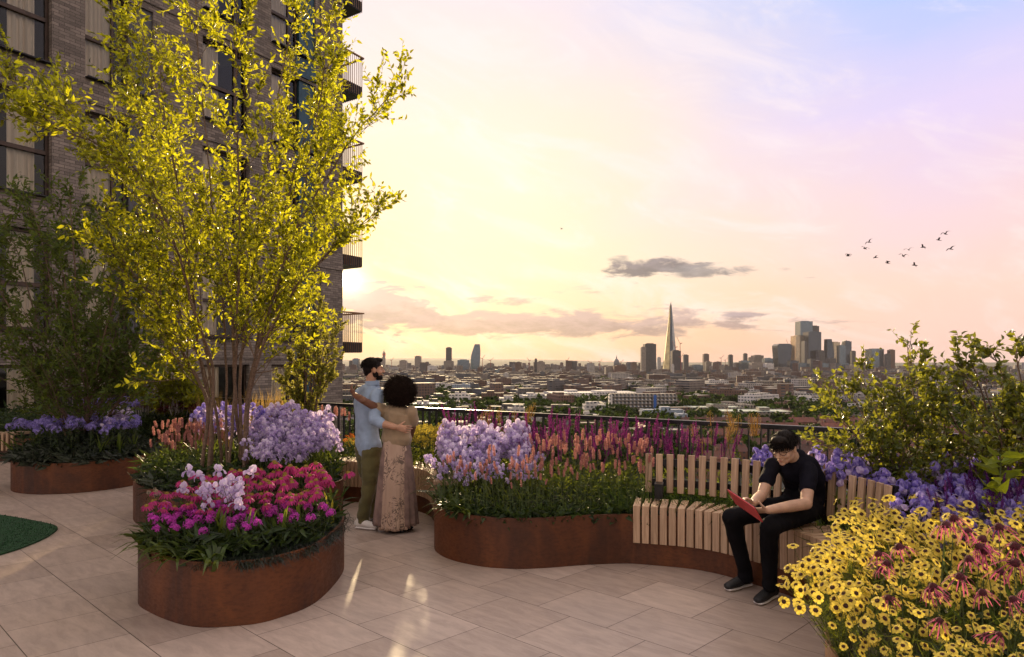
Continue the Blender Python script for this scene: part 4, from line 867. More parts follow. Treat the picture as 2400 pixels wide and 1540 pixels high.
B = np.array([-3.02, 6.95, .36])
def bq(dx, dy): return B + (dx * 1.5, dy * 1.6, 0)
stems = [stem(bq(-.16, 0), [(495, 1000, 6.9), (465, 850, 6.8), (440, 640, 6.7), (412, 450, 6.7), (375, 250, 6.7), (330, 50, 6.8)]),
         stem(bq(-.20, -.05), [(484, 960, 6.8), (428, 830, 6.6), (385, 740, 6.5), (320, 640, 6.3), (262, 560, 6.2)]),
         stem(bq(-.10, .10), [(505, 950, 7.0), (470, 760, 7.2), (430, 640, 7.4), (335, 440, 7.6), (240, 380, 7.7), (120, 240, 7.8), (10, 178, 7.9)]),
         stem(bq(-.12, -.10), [(500, 900, 6.7), (455, 700, 6.4), (390, 500, 6.1), (300, 380, 5.9), (170, 310, 5.8), (110, 300, 5.7)]),
         stem(bq(-.02, 0), [(533, 900, 6.95), (528, 700, 7.0), (516, 550, 7.0), (492, 380, 7.0), (470, 150, 7.0), (455, -60, 7.0)]),
         stem(bq(.02, -.08), [(550, 900, 6.8), (556, 700, 6.6), (560, 450, 6.5), (555, 200, 6.5), (560, -60, 6.5)]),
         stem(bq(.06, .05), [(560, 900, 7.0), (566, 760, 7.2), (590, 600, 7.3), (612, 400, 7.3), (650, 150, 7.4), (690, -40, 7.4)]),
         stem(bq(.10, 0), [(585, 950, 6.9), (606, 830, 6.9), (640, 720, 6.9), (690, 570, 6.9), (770, 440, 6.9), (845, 330, 6.9), (925, 235, 6.9)]),
         stem(bq(.12, -.08), [(580, 960, 6.8), (615, 820, 6.6), (690, 680, 6.5), (770, 590, 6.4), (865, 510, 6.3)]),
         stem(bq(.08, .12), [(575, 960, 7.1), (600, 800, 7.3), (640, 600, 7.5), (690, 400, 7.6), (740, 230, 7.7), (745, 60, 7.7)]),
         stem(bq(.02, .14), [(545, 900, 7.1), (535, 700, 7.4), (480, 520, 7.6), (400, 330, 7.8), (380, 120, 7.8)]),
         stem(bq(.10, .04), [(590, 900, 7.0), (650, 720, 7.0), (705, 520, 7.0), (735, 330, 7.0), (765, 150, 7.0)]),
         stem(bq(-.15, .06), [(480, 900, 7.0), (420, 760, 7.0), (370, 590, 7.0), (345, 420, 7.0), (310, 230, 7.0), (300, 90, 7.0)])]
tree, LP, _ = grow('multi_stem_tree', 'tall airy multi-stemmed tree with glowing yellow-green leaves', 'tree', stems, rg, M_TLEAF, n_sec=26, sec_len=(.66, .32), s_start=.27, twigs=7, per=11, leaf=(.062, .027), r0=.017)
# dark tree at the left, in the round planter
B3 = np.array([-6.1, 9.25, .33]); stems = []
for (px, py, D) in [(30, 560, 9.3), (80, 490, 9.0), (170, 450, 9.4), (240, 520, 9.6), (330, 560, 9.2), (375, 700, 9.4), (-30, 640, 9.0), (130, 600, 8.8), (280, 620, 8.7), (200, 560, 9.9), (-10, 760, 9.2), (400, 800, 9.1)]:
    e = PD(px, py, D); b_ = B3 + (rg.normal() * .06, rg.normal() * .06, 0); m1 = b_ * .62 + e * .38 + (0, 0, .25); stems.append(np.array([b_, b_ * .85 + e * .15 + (0, 0, .2), m1, e * .8 + b_ * .2 + (0, 0, .12), e]))
grow('shade_tree', 'dark green multi-stemmed tree standing in the round planter at the left', 'tree', stems, rg, M_TLEAFD, n_sec=22, sec_len=(.85, .38), s_start=.18, twigs=7, per=9, leaf=(.080, .028), r0=.019)
# shrubs at the right behind the violet flowers
def fan(base, ends, lift=.18):
    out = []
    for (px, py, D) in ends:
        e = PD(px, py + 42, D); b_ = np.array(base) + (rg.normal() * .05, rg.normal() * .05, 0); out.append(np.array([b_, b_ * .8 + e * .2 + (0, 0, .03), b_ * .45 + e * .55 + (0, 0, lift * .5), e]))
    return out
shk = dict(n_sec=10, sec_len=(.42, .16), s_start=.22, twigs=5, twig_len=(.06, .17), per=9, leaf=(.045, .028), r0=.011, upb=.5, out=.8, crown_name='foliage', curl=.45)
s1_, L1, b1 = grow('viburnum_shrub', 'leafy green shrub with tiny pale flower heads, left one of the right-hand pair', 'shrub', fan((2.98, 4.72, .36), [(1930, 860, 5.3), (1965, 930, 5.0), (2010, 830, 5.3), (2060, 900, 4.9), (2125, 768, 5.1), (2100, 860, 4.8), (2150, 830, 5.2), (2190, 850, 4.8), (1950, 1000, 5.1), (2215, 930, 4.7), (2040, 990, 4.7), (1975, 880, 5.4)]), rg, M_SLEAF, **shk)
s2_, L2, b2 = grow('viburnum_shrub', 'leafy green shrub with tiny pale flower heads at the right edge of the picture', 'shrub', fan((3.55, 4.45, .36), [(2230, 790, 4.7), (2262, 775, 4.6), (2325, 765, 4.5), (2385, 780, 4.4), (2290, 850, 4.4), (2360, 860, 4.3), (2400, 900, 4.2), (2210, 880, 4.6), (2430, 830, 4.3), (2340, 940, 4.1), (2250, 960, 4.2), (2470, 900, 4.3)]), rg, M_SLEAF, **shk)
M_FHEAD = pm('cream_umbel', (.42, .40, .25), .8, .3, 30)
for r_, LL, bb in ((s1_, L1, b1), (s2_, L2, b2)):
    top = LL[np.argsort(-LL[:, 2] + rg.normal(size=len(LL)) * .5)][:2400]; sel = top[rg.choice(len(top), 46, replace=False)] + (0, 0, .03); mb = MB()
    for q in sel:
        pp = q + unit(rg.normal(size=(16, 3)) * (1, 1, .4)) * rg.uniform(.006, .024, (16, 1)); cards(mb, pp - bb, .0045, rg)
    tag(mb.build('flower_heads', M_FHEAD, r_), None, kind='stuff')
# slim climbing tree in front of the brick corner
B4 = PD(718, 1010, 8.9); B4[2] = .36
stems = [np.array([B4 + (rg.normal() * .04, rg.normal() * .04, 0), PD(px * .5 + 718 * .5, py * .45 + 980 * .55, 8.9), PD(px, py, D)]) for px, py, D in [(730, 660, 8.9), (712, 700, 8.9), (760, 720, 9.0), (785, 770, 9.0), (700, 790, 8.8), (745, 690, 9.1), (770, 800, 8.8), (690, 850, 8.8), (740, 780, 8.7), (675, 890, 8.7), (770, 880, 8.8)]]
grow('columnar_tree', 'slim upright tree with small pale green leaves before the brick corner', 'tree', stems, rg, leafmat('small_leaf', (.11, .13, .03), (.52, .48, .08), .45, .3, .5, .2), n_sec=12, sec_len=(.26, .14), s_start=.1, twigs=5, twig_len=(.05, .13), per=10, leaf=(.042, .030), r0=.014, upb=.9)
# glowing yellow-green shrub beside the dark tree
B5 = np.array([-5.3, 11.2, .33]); stems = [np.array([B5 + (rg.normal() * .2, rg.normal() * .1, 0), (B5 + PD(px, py, 11.2)) / 2 + (0, 0, .1), PD(px, py, 11.2 + rg.normal() * .3)]) for px, py in [(300, 880), (340, 850), (380, 860), (410, 880), (430, 905), (350, 900), (270, 900), (395, 930), (320, 930), (440, 940)]]
grow('leafy_shrub', 'low spreading shrub with broad bright yellow-green leaves between the dark tree and the tall tree', 'shrub', stems, rg, leafmat('sumac_leaf', (.09, .11, .012), (.50, .48, .015), .45, .4, .45, .3), n_sec=8, sec_len=(.4, .25), s_start=.25, twigs=4, twig_len=(.1, .25), per=9, leaf=(.11, .036), r0=.012, crown_name='foliage')
# ------------------------------------------------------------------ flowers
def twotone(m, c1, c2, scale=45):
    t = NT(m.node_tree); co = t.new('ShaderNodeTexCoord').outputs['Object']; n = t.mr(t.noise(co, scale, 3), .40, .62)
    for nd in list(t.n):
        if nd.type in ('BSDF_PRINCIPLED', 'BSDF_TRANSLUCENT'):
            so = nd.inputs[0]; src = so.links[0].from_socket; k = 1.0 if nd.type == 'BSDF_PRINCIPLED' else 1.25; t.l.new(t.mix(n, src, tuple(min(1, c * k) for c in c1) + (1,)), so)
    return m
def petals(mb, n, prof, c=(0, 0, 0), rot=0.0, cup=.3, ruf=0.0, m=0, rg=None, jit=.0, M=None, nt=3):
    prof = np.asarray(prof, float); k = len(prof); t_ = np.linspace(-1, 1, nt)
    for i in range(n):
        a = rot + i * 2 * math.pi / n + (rg.normal() * jit if rg is not None else 0); p = prof * (1 + (rg.normal() * jit if rg is not None else 0))
        x = p[:, 0][:, None] + 0 * t_; y = p[:, 2][:, None] * t_; z = p[:, 1][:, None] + cup * p[:, 2][:, None] * t_ ** 2 + (ruf * np.sin(t_ * 5 + i * 2.1 + np.arange(k)[:, None] * 1.7) * p[:, 2][:, None])
        v = np.stack([x * math.cos(a) - y * math.sin(a), x * math.sin(a) + y * math.cos(a), z], -1).reshape(-1, 3)
        if M is not None: v = v @ M.T
        mb.add(v + np.array(c), np.array([(r_ * nt + q, r_ * nt + q + 1, (r_ + 1) * nt + q + 1, (r_ + 1) * nt + q) for r_ in range(k - 1) for q in range(nt - 1)]), m)
def rotm(nv, spin=0.0):
    nv = unit(nv); a = unit(np.cross(nv, (0.31, .9, .2))); b_ = np.cross(nv, a); Rm = np.stack([a, b_, nv], 1); cs, sn = math.cos(spin), math.sin(spin); return Rm @ np.array([[cs, -sn, 0], [sn, cs, 0], [0, 0, 1]])
M_STEM = pm('flower_stem', (.07, .10, .025), .6, .3, 20); M_BLADE = leafmat('strap_leaf', (.045, .075, .016), (.22, .27, .025), .35, .35, .4, .4)
M_FOL = leafmat('bed_leaf', (.022, .042, .014), (.10, .14, .02), .3, .45, .5, .3); M_DFOL = leafmat('dark_bed_leaf', (.014, .022, .014), (.03, .045, .02), .2, .5, .4, .4)
M_LILAC = leafmat('lilac_petal', (.40, .30, .56), (.62, .46, .80), .5, .28, .6, .2, obj=True); M_VIOLET = leafmat('violet_petal', (.20, .15, .52), (.32, .24, .72), .45, .35, .6, .2, obj=True); M_PALE = leafmat('pale_petal', (.60, .50, .72), (.8, .66, .9), .45, .2, .6, .2)
M_PINK = leafmat('pink_petal', (.44, .045, .19), (.66, .075, .28), .45, .25, .6, .2, obj=True); M_MAG = leafmat('magenta_petal', (.50, .06, .44), (.78, .14, .66), .45, .35, .6, .2, obj=True)
M_YEL = leafmat('yellow_petal', (.78, .63, .12), (.92, .76, .10), .42, .15, .6, .2, obj=True); M_CORAL = leafmat('coral_floret', (.40, .19, .18), (.74, .42, .36), .5, .35, .7, .1)
M_PURP = leafmat('purple_floret', (.20, .032, .17), (.36, .055, .28), .45, .4, .7, .1, obj=True); M_DPURP = leafmat('deep_purple_floret', (.12, .03, .18), (.20, .05, .26), .4, .4, .7, .1)
M_CONE = pm('olive_cone', (.30, .20, .03), .8, .5, 160, .6, 400); M_DCONE = pm('crimson_cone', (.10, .012, .022), .7, .5, 150, .8, 400); M_EYE = pm('brown_eye', (.045, .014, .006), .8, .3, 80)
M_ROSE = leafmat('rose_ray_petal', (.42, .08, .17), (.68, .16, .28), .45, .25, .6, .2); M_SEDUM = leafmat('maroon_floret', (.085, .016, .025), (.14, .02, .03), .3, .4, .8, .1); M_WHITE = leafmat('white_floret', (.50, .46, .46), (.5, .42, .36), .4, .3, .7, .1)
M_GOLDG = leafmat('golden_grass', (.26, .17, .06), (.55, .36, .10), .5, .4, .6, .2); M_GOLD = leafmat('gold_floret', (.55, .42, .05), (.75, .6, .08), .45, .3, .7, .1); M_ORANGE = leafmat('orange_petal', (.6, .14, .02), (.75, .22, .03), .45, .2, .6, .2)
rg = np.random.default_rng(77)
twotone(M_LILAC, (.62, .56, .74), None); twotone(M_VIOLET, (.42, .36, .70), None); twotone(M_PALE, (.78, .74, .82), None)
def iris_bloom(mats, s_=1.0, seed=0):
    g = np.random.default_rng(seed); mb = MB()
    petals(mb, 3, [(.003, .0, .005), (.020, .016, .020), (.027, .042, .027), (.014, .064, .020), (.004, .070, .008)], rot=g.random() * 2, cup=-.25, ruf=.16, m=0, rg=g, jit=.08, nt=5)
    petals(mb, 3, [(.004, .0, .006), (.026, .008, .016), (.046, -.004, .027), (.055, -.026, .026), (.050, -.044, .012)], rot=g.random() * 2, cup=-.15, ruf=.18, m=1, rg=g, jit=.08, nt=5)
    mb.V = [v * s_ for v in mb.V]; return mb.mesh('bloom', mats, True)
def stem_mb(h, bend, r=.0028, nl=3, ll=.3, g=rg, leafw=.014, m=0, lm=1, lean=.5):
    mb = MB(); pts = np.array([(bend[0] * s_ ** 2, bend[1] * s_ ** 2, h * s_) for s_ in np.linspace(0, 1, 5)]); mb.tube(pts, np.linspace(r, r * .6, 5), 4, m)
    if nl: a = g.random(nl) * 6.28; l_ = ll * g.uniform(.7, 1.2, nl); blades(mb, np.zeros((nl, 3)) + g.normal(size=(nl, 3)) * (.01, .01, 0), np.c_[np.cos(a) * l_ * lean, np.sin(a) * l_ * lean, l_], leafw, g, .4, lm)
    return mb, pts[-1]
def mk_iris(mats, h, seed, nb=2, bs=1.0, nl=3):
    g = np.random.default_rng(seed); bend = g.normal(size=2) * .05; mb, tip = stem_mb(h, bend, .0026, nl, h * .75, g, .018); ch = [('bloom', iris_bloom(mats, bs, seed * 3 + 1), tip, g.normal(size=2) * .25, g.random() * 6)]
    for k in range(1, nb):
        s_ = g.uniform(.62, .92); b0 = np.array([bend[0] * s_ ** 2, bend[1] * s_ ** 2, h * s_]); a = g.random() * 6.28; e = b0 + (math.cos(a) * .06, math.sin(a) * .06, .05); mb.tube([b0, (b0 + e) / 2 + (0, 0, -.006), e], [.002, .0018, .0016], 4); ch.append(('bloom', iris_bloom(mats, bs * g.uniform(.8, 1), seed * 3 + 1 + k), e, g.normal(size=2) * .3, g.random() * 6))
    return ('iris', mb.mesh('iris', [M_STEM, M_BLADE]), ch)
def spike_mesh(L, r, n, mat, seed, fl=.009, taper=.5, name='flower_spike'):
    g = np.random.default_rng(seed); mb = MB(); u = g.random(n); a = g.random(n) * 6.28; rr = r * (np.sin(np.pi * np.clip(u * .86 + .12, 0, 1)) ** taper); P = np.c_[np.cos(a) * rr * .6, np.sin(a) * rr * .6, u * L]; Dv = np.c_[np.cos(a), np.sin(a), g.uniform(.2, .9, n)]
    leaves(mb, P, Dv, fl * g.uniform(.7, 1.3, n), fl * .55, g, .3, .3); mb.tube([(0, 0, 0), (0, 0, L * .95)], [min(r * .45, .005), min(r * .25, .003)], 5); return mb.mesh(name, mat)
def mk_spike(rootname, h, L, r, n, mat, seed, fl=.009, nl=5, ns=1, taper=.5, leafm=M_BLADE, ll=.16):
    g = np.random.default_rng(seed); mb = MB(); ch = []
    for k in range(ns):
        hh = h * (1 if k == 0 else g.uniform(.72, .95)); bend = g.normal(size=2) * .05 + (g.normal(size=2) * .05 if ns > 1 else 0); pts = np.array([(bend[0] * s_ ** 1.5, bend[1] * s_ ** 1.5, hh * s_) for s_ in np.linspace(0, 1, 5)]); mb.tube(pts, np.linspace(.0026, .0016, 5), 4)
        tilt = (-bend[1] * 1.3 / h, bend[0] * 1.3 / h); ch.append(('flower_spike', spike_mesh(L * g.uniform(.8, 1.15), r, n, mat, seed * 7 + k, fl, taper), pts[-1], tilt, 0))
        if nl: s_ = g.uniform(.05, .7, nl); a = g.random(nl) * 6.28; P = np.c_[bend[0] * s_ ** 1.5, bend[1] * s_ ** 1.5, hh * s_]; leaves(mb, P, np.c_[np.cos(a), np.sin(a), .6 + 0 * a], ll * (1 - .6 * s_), ll * .22, g, .2, .5, 1)
    return (rootname, mb.mesh(rootname, [M_STEM, leafm]), ch)
def mk_cone(h, seed, droop=.0, kind='pink', sc_=1.0, tilt=.25):
    g = np.random.default_rng(seed); bend = g.normal(size=2) * .04; mb, tip = stem_mb(h, bend, .003 if kind == 'pink' else .0034, 0, g=g); nl = 4; s_ = g.uniform(.05, .6, nl); a = g.random(nl) * 6.28
    leaves(mb, np.c_[bend[0] * s_ ** 2, bend[1] * s_ ** 2, h * s_], np.c_[np.cos(a), np.sin(a), .9 + 0 * a], .13, .026, g, .2, .6, 1)
    f = MB()
    if kind == 'pink': petals(f, 15, [(.010, .001, .004), (.024, .001, .0072), (.040, -.008 - droop, .0078), (.052, -.024 - droop, .0040)], cup=.2, rg=g, jit=.07)
    else: petals(f, 12, [(.014, .0, .0018), (.034, -.002, .0030), (.056, -.018 - droop, .0032), (.070, -.042 - droop, .0016)], cup=.25, rg=g, jit=.12)
    c = MB(); Rr, Hh = (.0165, .018) if kind == 'pink' else (.0215, .025); pr = [(Rr * math.cos(q) * (1 if q > 0 else 1), Hh * math.sin(q)) for q in np.linspace(-.25, 1.45, 7)]; c.lathe(pr, sides=12)
    n_ = 70; i_ = np.arange(n_); zz = i_ / n_; th = i_ * 2.39996; rr = Rr * np.sqrt(1 - zz ** 2); P = np.c_[np.cos(th) * rr, np.sin(th) * rr, Hh * zz]; leaves(c, P * .96, P * (1, 1, 1.2) + (0, 0, .004), .0055, .003, g, .2, 0)
    f.V = [v * sc_ for v in f.V]; c.V = [v * sc_ for v in c.V]
    tl = g.normal(size=2) * tilt
    return ('coneflower', mb.mesh('coneflower', [M_STEM, M_FOL]), [('ray_petals', f.mesh('ray_petals', M_PINK if kind == 'pink' else M_ROSE), tip, tl, 0), ('cone', c.mesh('cone', M_CONE if kind == 'pink' else M_DCONE, True), tip, tl, 0)])
def mk_cluster(name, h, seed, mat, nf=14, R_=.045, fs=1.0, np_=6, nl=4, lm=M_FOL):
    g = np.random.default_rng(seed); bend = g.normal(size=2) * .04; mb, tip = stem_mb(h, bend, .0026, 0, g=g); f = MB(); s_ = g.uniform(.05, .8, nl * 2); a = g.random(nl * 2) * 6.28
    leaves(mb, np.c_[bend[0] * s_ ** 2, bend[1] * s_ ** 2, h * s_], np.c_[np.cos(a), np.sin(a), .7 + 0 * a], .09, .02, g, .2, .5, 1)
    for k in range(nf):
        d_ = unit(g.normal(size=3) * (1, 1, .6) + (0, 0, .55)); c = tip + d_ * R_ * g.uniform(.6, 1.05); mb.tube([tip - (0, 0, .02), c], [.0012, .0009], 3)
        petals(f, np_, [(.001, 0, .0015), (.010 * fs, .003, .0042 * fs), (.019 * fs, .002, .0036 * fs), (.024 * fs, -.003, .0012 * fs)], c, g.random() * 6, .2, 0, 0, g, .12, rotm(d_, g.random() * 6), 2)
    return (name, mb.mesh(name, [M_STEM, lm]), [('flower_head', f.mesh('flower_head', mat), (0, 0, 0), (0, 0), 0)])
CB = []
for sd in range(4):
    g = np.random.default_rng(900 + sd); f = MB()
    petals(f, 8, [(.003, 0, .0026), (.012, .0022, .0072), (.022, .002 - .002 * sd, .0098), (.0295, -.002 * sd, .0066)], cup=.22, ruf=.08, rg=g, jit=.07, nt=3, m=0)
    petals(f, 8, [(.002, .0016, .0022), (.009, .0034, .0046), (.0125, .0040, .0016)], cup=.2, rg=g, jit=.05, m=1); f.lathe([(.0062, .001), (.006, .004), (.0042, .0062), (.0012, .0072)], sides=8, m=1); CB.append(f.mesh('bloom', [M_YEL, M_EYE]))
def mk_coreopsis(seed, h=.5, spread=.2, nb=11):
    g = np.random.default_rng(seed); mb = MB(); ch = []
    for k in range(nb):
        a = g.random() * 6.28; rr = spread * math.sqrt(g.random()); e = np.array([math.cos(a) * rr, math.sin(a) * rr, h * g.uniform(.55, 1.08)]); m_ = e * (.45, .45, .55) + (0, 0, .02); mb.tube([(0, 0, 0), m_, e], [.0018, .0014, .0009], 3)
        nv = unit(np.array([g.normal() * .4 + math.cos(a) * .3, g.normal() * .4 - .55 + math.sin(a) * .2, .75])); ch.append(('bloom', CB[g.integers(4)], e, nv, g.random() * 6))
        n_ = 12; s_ = g.uniform(.2, .95, n_); P = e * s_[:, None] * (1, 1, 1) * np.c_[s_, s_, np.ones(n_)]; leaves(mb, P, g.normal(size=(n_, 3)) + (0, 0, .8), g.uniform(.03, .06, n_), .003, g, .1, .2, 1)
    return ('coreopsis', mb.mesh('coreopsis', [M_STEM, M_CFOL]), ch)
M_CFOL = leafmat('feathery_leaf', (.055, .08, .018), (.26, .30, .03), .4, .35, .5, .2)
def put(proto, loc, label, cat, group, rz=0.0, s_=1.0, tilt=(0, 0), name=None):
    nm, me, ch = proto; o = bpy.data.objects.new(name or nm, me); COL.objects.link(o); o.location = tuple(loc); o.rotation_euler = (tilt[0], tilt[1], rz); o.scale = (s_,) * 3; tag(o, label, cat, group)
    for (cn, cme, p, tl, sp_) in ch:
        c = bpy.data.objects.new(cn, cme); COL.objects.link(c); c.parent = o; c.location = tuple(p)
        if len(tl) == 3: c.rotation_mode = 'QUATERNION'; c.rotation_quaternion = Matrix(rotm(tl, sp_).tolist()).to_quaternion()
        else: c.rotation_euler = (tl[0], tl[1], sp_)
    return o
def region(px0, px1, D0, D1, n, dmin, planter_poly, inset=.05, g=rg, test=None):
    pl = shrink(planter_poly, inset) if planter_poly is not None else None; q = [((px0 - CX) / F * D0, D0), ((px1 - CX) / F * D0, D0), ((px1 - CX) / F * D1, D1), ((px0 - CX) / F * D1, D1)]
    return scatter(q, n, dmin, g, 60, pl, test)
def bed(protos, pts, z0, label, cat, group, hs=None, lean=.06, name=None, spin=True):
    A_ = np.array(pts).reshape(-1, 2); qx = np.quantile(A_[:, 0], (.34, .67)) if len(A_) > 12 else None; qy = np.median(A_[:, 1]) if len(A_) else 0; lab0, grp0 = label, group
    for (x, y) in pts:
        if qx is not None and len(lab0.split()) <= 12:
            w_ = ('back ' if y > qy else 'front ') + ('left' if x < qx[0] else 'centre' if x < qx[1] else 'right'); label = lab0 + ', ' + w_ + ' of it'; group = grp0 + ', ' + w_
        p = protos[rg.integers(len(protos))]; s_ = rg.uniform(.88, 1.12) if hs is None else hs(x, y) * rg.uniform(.92, 1.08)
        put(p, (x, y, z0), label, cat, group, rg.uniform(0, 6.28) if spin else rg.normal() * .3, s_, tuple(rg.normal(size=2) * lean), name)
def filler(name, poly, inset, n, h, L, W, mat, label, z0=.36, mound=0.0, test=None, cat='ground cover', up=.8, fold=.2):
    pl = shrink(poly, inset); lo, hi = pl.min(0), pl.max(0); P = []
    while len(P) < n:
        q = lo + rg.random((n * 2, 2)) * (hi - lo); q = q[inpolyv(q[:, 0], q[:, 1], pl)]
        P += [u for u in q if test is None or test(*u)]
    P = P[:n]
    P = np.array(P); z = z0 + rg.random(n) * h; mb = MB(); a = rg.random(n) * 6.28
    leaves(mb, np.c_[P, z], np.c_[np.cos(a), np.sin(a), rg.uniform(-.1, up, n)], L * rg.uniform(.6, 1.25, n), W * rg.uniform(.7, 1.2, n), rg, fold, .5)
    return tag(mb.build(name, mat), label, cat, kind='stuff')
def tuft(name, nbl, h, spread, wd, mat, seed, droop=.6, wn=1.0):
    g = np.random.default_rng(seed); a = g.random(nbl) * 6.28; l_ = h * g.uniform(.6, 1.1, nbl); mb = MB(); k = g.uniform(.2, 1, nbl) * spread
    blades(mb, g.normal(size=(nbl, 3)) * (.018 * wn, .018 * wn, 0), np.c_[np.cos(a) * k, np.sin(a) * k, l_], wd, g, droop); return (name, mb.mesh(name, mat), [])
Z0 = .355
# ---------- foreground oval planter
irL = [mk_iris([M_PALE, M_LILAC], .62, 100 + k, 3, .85, 3) for k in range(5)]
ech = [mk_cone(.40, 200 + k, .004 * k, 'pink', 1.0, .22) for k in range(5)]
mag = [mk_cluster('nerine', .27, 300 + k, M_MAG, 11, .042, 1.15) for k in range(4)]
pink = [q for q in region(335, 800, 4.62, 5.72, 135, .066, P1, .04) if not (q[1] < 4.75 and q[0] > -1.75)]
bed(ech, pink, Z0, 'pink coneflower with an olive cone in the foreground oval planter', 'coneflower', 'pink coneflowers of the foreground planter', hs=lambda x, y: .78 + .30 * (y - 4.6))
bed(mag, region(320, 620, 4.42, 4.80, 30, .085, P1, .03), Z0, 'magenta flower cluster among the coneflowers at the front of the oval planter', 'flower', 'magenta clusters of the foreground planter', hs=lambda x, y: .80 + .5 * (y - 4.4))
bed(mag, region(620, 780, 4.62, 4.95, 11, .10, P1, .03), Z0, 'magenta flower cluster below the coneflowers at the right of the oval planter', 'flower', 'magenta clusters right in the foreground planter', hs=lambda x, y: .9)
bed([mk_iris([M_PALE, M_LILAC], .50, 120 + k, 3, .72, 2) for k in range(4)], region(445, 560, 4.50, 4.85, 9, .09, P1, .05), Z0, 'pale lilac iris standing above the coneflowers in the foreground oval planter', 'iris', 'irises of the foreground planter', hs=lambda x, y: .82 + .25 * rg.random(), lean=.10)
mondo = [tuft('grass_tuft', 150, .10, .17, .0042, M_DFOL, 400 + k, .9, 2.2) for k in range(3)]
edge = shrink(P1, .06); ed = [q for q in edge if -2.0 < q[0] and q[1] < 5.3]
pts = []
for q in ed[::1]:
    for _ in range(2): pts.append(q + rg.normal(size=2) * .03 + unit(np.array([-.35, .9])) * rg.uniform(0, .16))
bed(mondo, pts, Z0 + .01, 'dark fine bladed grass tuft hanging over the rim of the foreground oval planter', 'grass tuft', 'dark grass tufts of the foreground planter', hs=lambda x, y: rg.uniform(.85, 1.2))
strap = [tuft('strap_leaf_plant', 13, .22, .30, .026, M_BLADE, 420 + k, .75) for k in range(4)]; fanl = [tuft('iris_leaf_fan', 8, .38, .12, .026, M_BLADE, 430 + k, .25) for k in range(3)]
pts = [q + rg.normal(size=2) * .04 for q in edge[::2] if q[0] < -1.85 and q[1] < 5.2]
bed(strap, pts, Z0 + .01, 'dark strap leaved plant arching over the left rim of the foreground oval planter', 'leafy plant', 'strap leaved plants of the foreground planter', hs=lambda x, y: rg.uniform(.85, 1.15))
bed(fanl, [(-2.02, 4.48), (-1.83, 4.46), (-1.90, 4.62), (-1.62, 4.55), (-2.12, 4.62), (-1.55, 4.78)], Z0, 'upright fan of green iris leaves at the front of the foreground oval planter', 'leafy plant', 'iris leaf fans of the foreground planter', hs=lambda x, y: rg.uniform(.8, 1.05))
th = []
for k in range(2):
    g = np.random.default_rng(500 + k); mb, tip = stem_mb(.50, g.normal(size=2) * .03, .0024, 0, g=g); hd = MB(); n_ = 90; d_ = unit(g.normal(size=(n_, 3))); leaves(hd, d_ * .010, d_, g.uniform(.008, .016, n_), .0022, g, .1, 0)
    s_ = g.uniform(.2, .9, 8); a = g.random(8) * 6.28; leaves(mb, np.c_[0 * s_, 0 * s_, .5 * s_], np.c_[np.cos(a), np.sin(a), .5 + 0 * a], .06, .014, g, .3, .2, 1); th.append(('thistle', mb.mesh('thistle', [M_STEM, M_DFOL]), [('thistle_head', hd.mesh('thistle_head', leafmat('thistle_bristle', (.20, .17, .17), (.5, .42, .3), .4, .3)), tip, (0, 0), 0)]))
bed(th, region(303, 380, 4.75, 5.25, 13, .05, P1, .02), Z0, 'small spiky thistle head at the left end of the foreground oval planter', 'thistle', 'thistles of the foreground planter', hs=lambda x, y: rg.uniform(.72, 1.0), lean=.12)
filler('ground_foliage', P1, .05, 2600, .20, .10, .028, M_FOL, 'dark green leaves under the flowers of the foreground oval planter', Z0)
bl = tuft('grass_blade_clump', 5, .36, .16, .022, leafmat('yellow_blade', (.20, .20, .03), (.6, .52, .05), .5, .2), 440, .2); put(bl, (-1.47, 5.2, Z0), 'bright yellow green blade clump at the right end of the foreground oval planter', 'grass clump', None)
# ---------- planter of the tall tree
irP = [mk_iris([M_LILAC, M_LILAC] if k % 2 else [M_PALE, M_LILAC], .70, 140 + k, 6, .84, 3) for k in range(6)]
def notree(x, y): return (x + 3.02) ** 2 + (y - 6.95) ** 2 > .1
bed(irP, region(600, 830, 6.45, 7.95, 96, .078, P2, .03, test=notree), Z0, 'lilac iris in the mass right of the tall tree trunks', 'iris', 'irises beside the tall tree', hs=lambda x, y: .70 + .28 * (y - 6.4), lean=.09)
bed([mk_iris([M_VIOLET, M_LILAC], .72, 170 + k, 5, .84, 3) for k in range(3)], region(455, 600, 7.4, 8.15, 18, .09, P2, .03, test=notree), Z0, 'blue violet iris behind the trunks of the tall tree', 'iris', 'violet irises behind the tall tree', hs=lambda x, y: 1.08, lean=.07)
per = [mk_spike('knotweed', .52, .092, .0125, 190, M_CORAL, 600 + k, .0090, 3, 1, ll=.08) for k in range(6)]
bed(per, region(362, 520, 6.9, 8.0, 80, .062, P2, .03, test=notree), Z0, 'coral pink flower spike left of the tall tree trunks', 'flower spike', 'coral spikes left of the tall tree', hs=lambda x, y: .85 + .25 * (y - 6.9), lean=.06)
bed(per, region(740, 830, 7.6, 8.0, 16, .06, P5, .03), Z0, 'coral pink flower spike beside the man in the blue shirt', 'flower spike', 'coral spikes beside the standing man', hs=lambda x, y: 1.15)
bed(per, [rail(s_, -.28 - .2 * rg.random()) for s_ in np.linspace(-1.6, -.6, 16)], Z0, 'coral pink flower spike before the railing left of the man in the blue shirt', 'flower spike', 'coral spikes at the railing left of the man', hs=lambda x, y: 1.15)
filler('ground_foliage', P2, .04, 3000, .28, .13, .03, M_FOL, 'green leaves under the flowers of the tall tree planter', Z0)
stripe = leafmat('striped_leaf', (.040, .052, .036), (.05, .07, .03), .25, .5, .4, .4)
filler('striped_foliage', P2, -.02, 420, .16, .13, .035, stripe, 'dark striped leaves at the front of the tall tree planter', Z0, test=lambda x, y: y < 7.0 and x < -2.6)
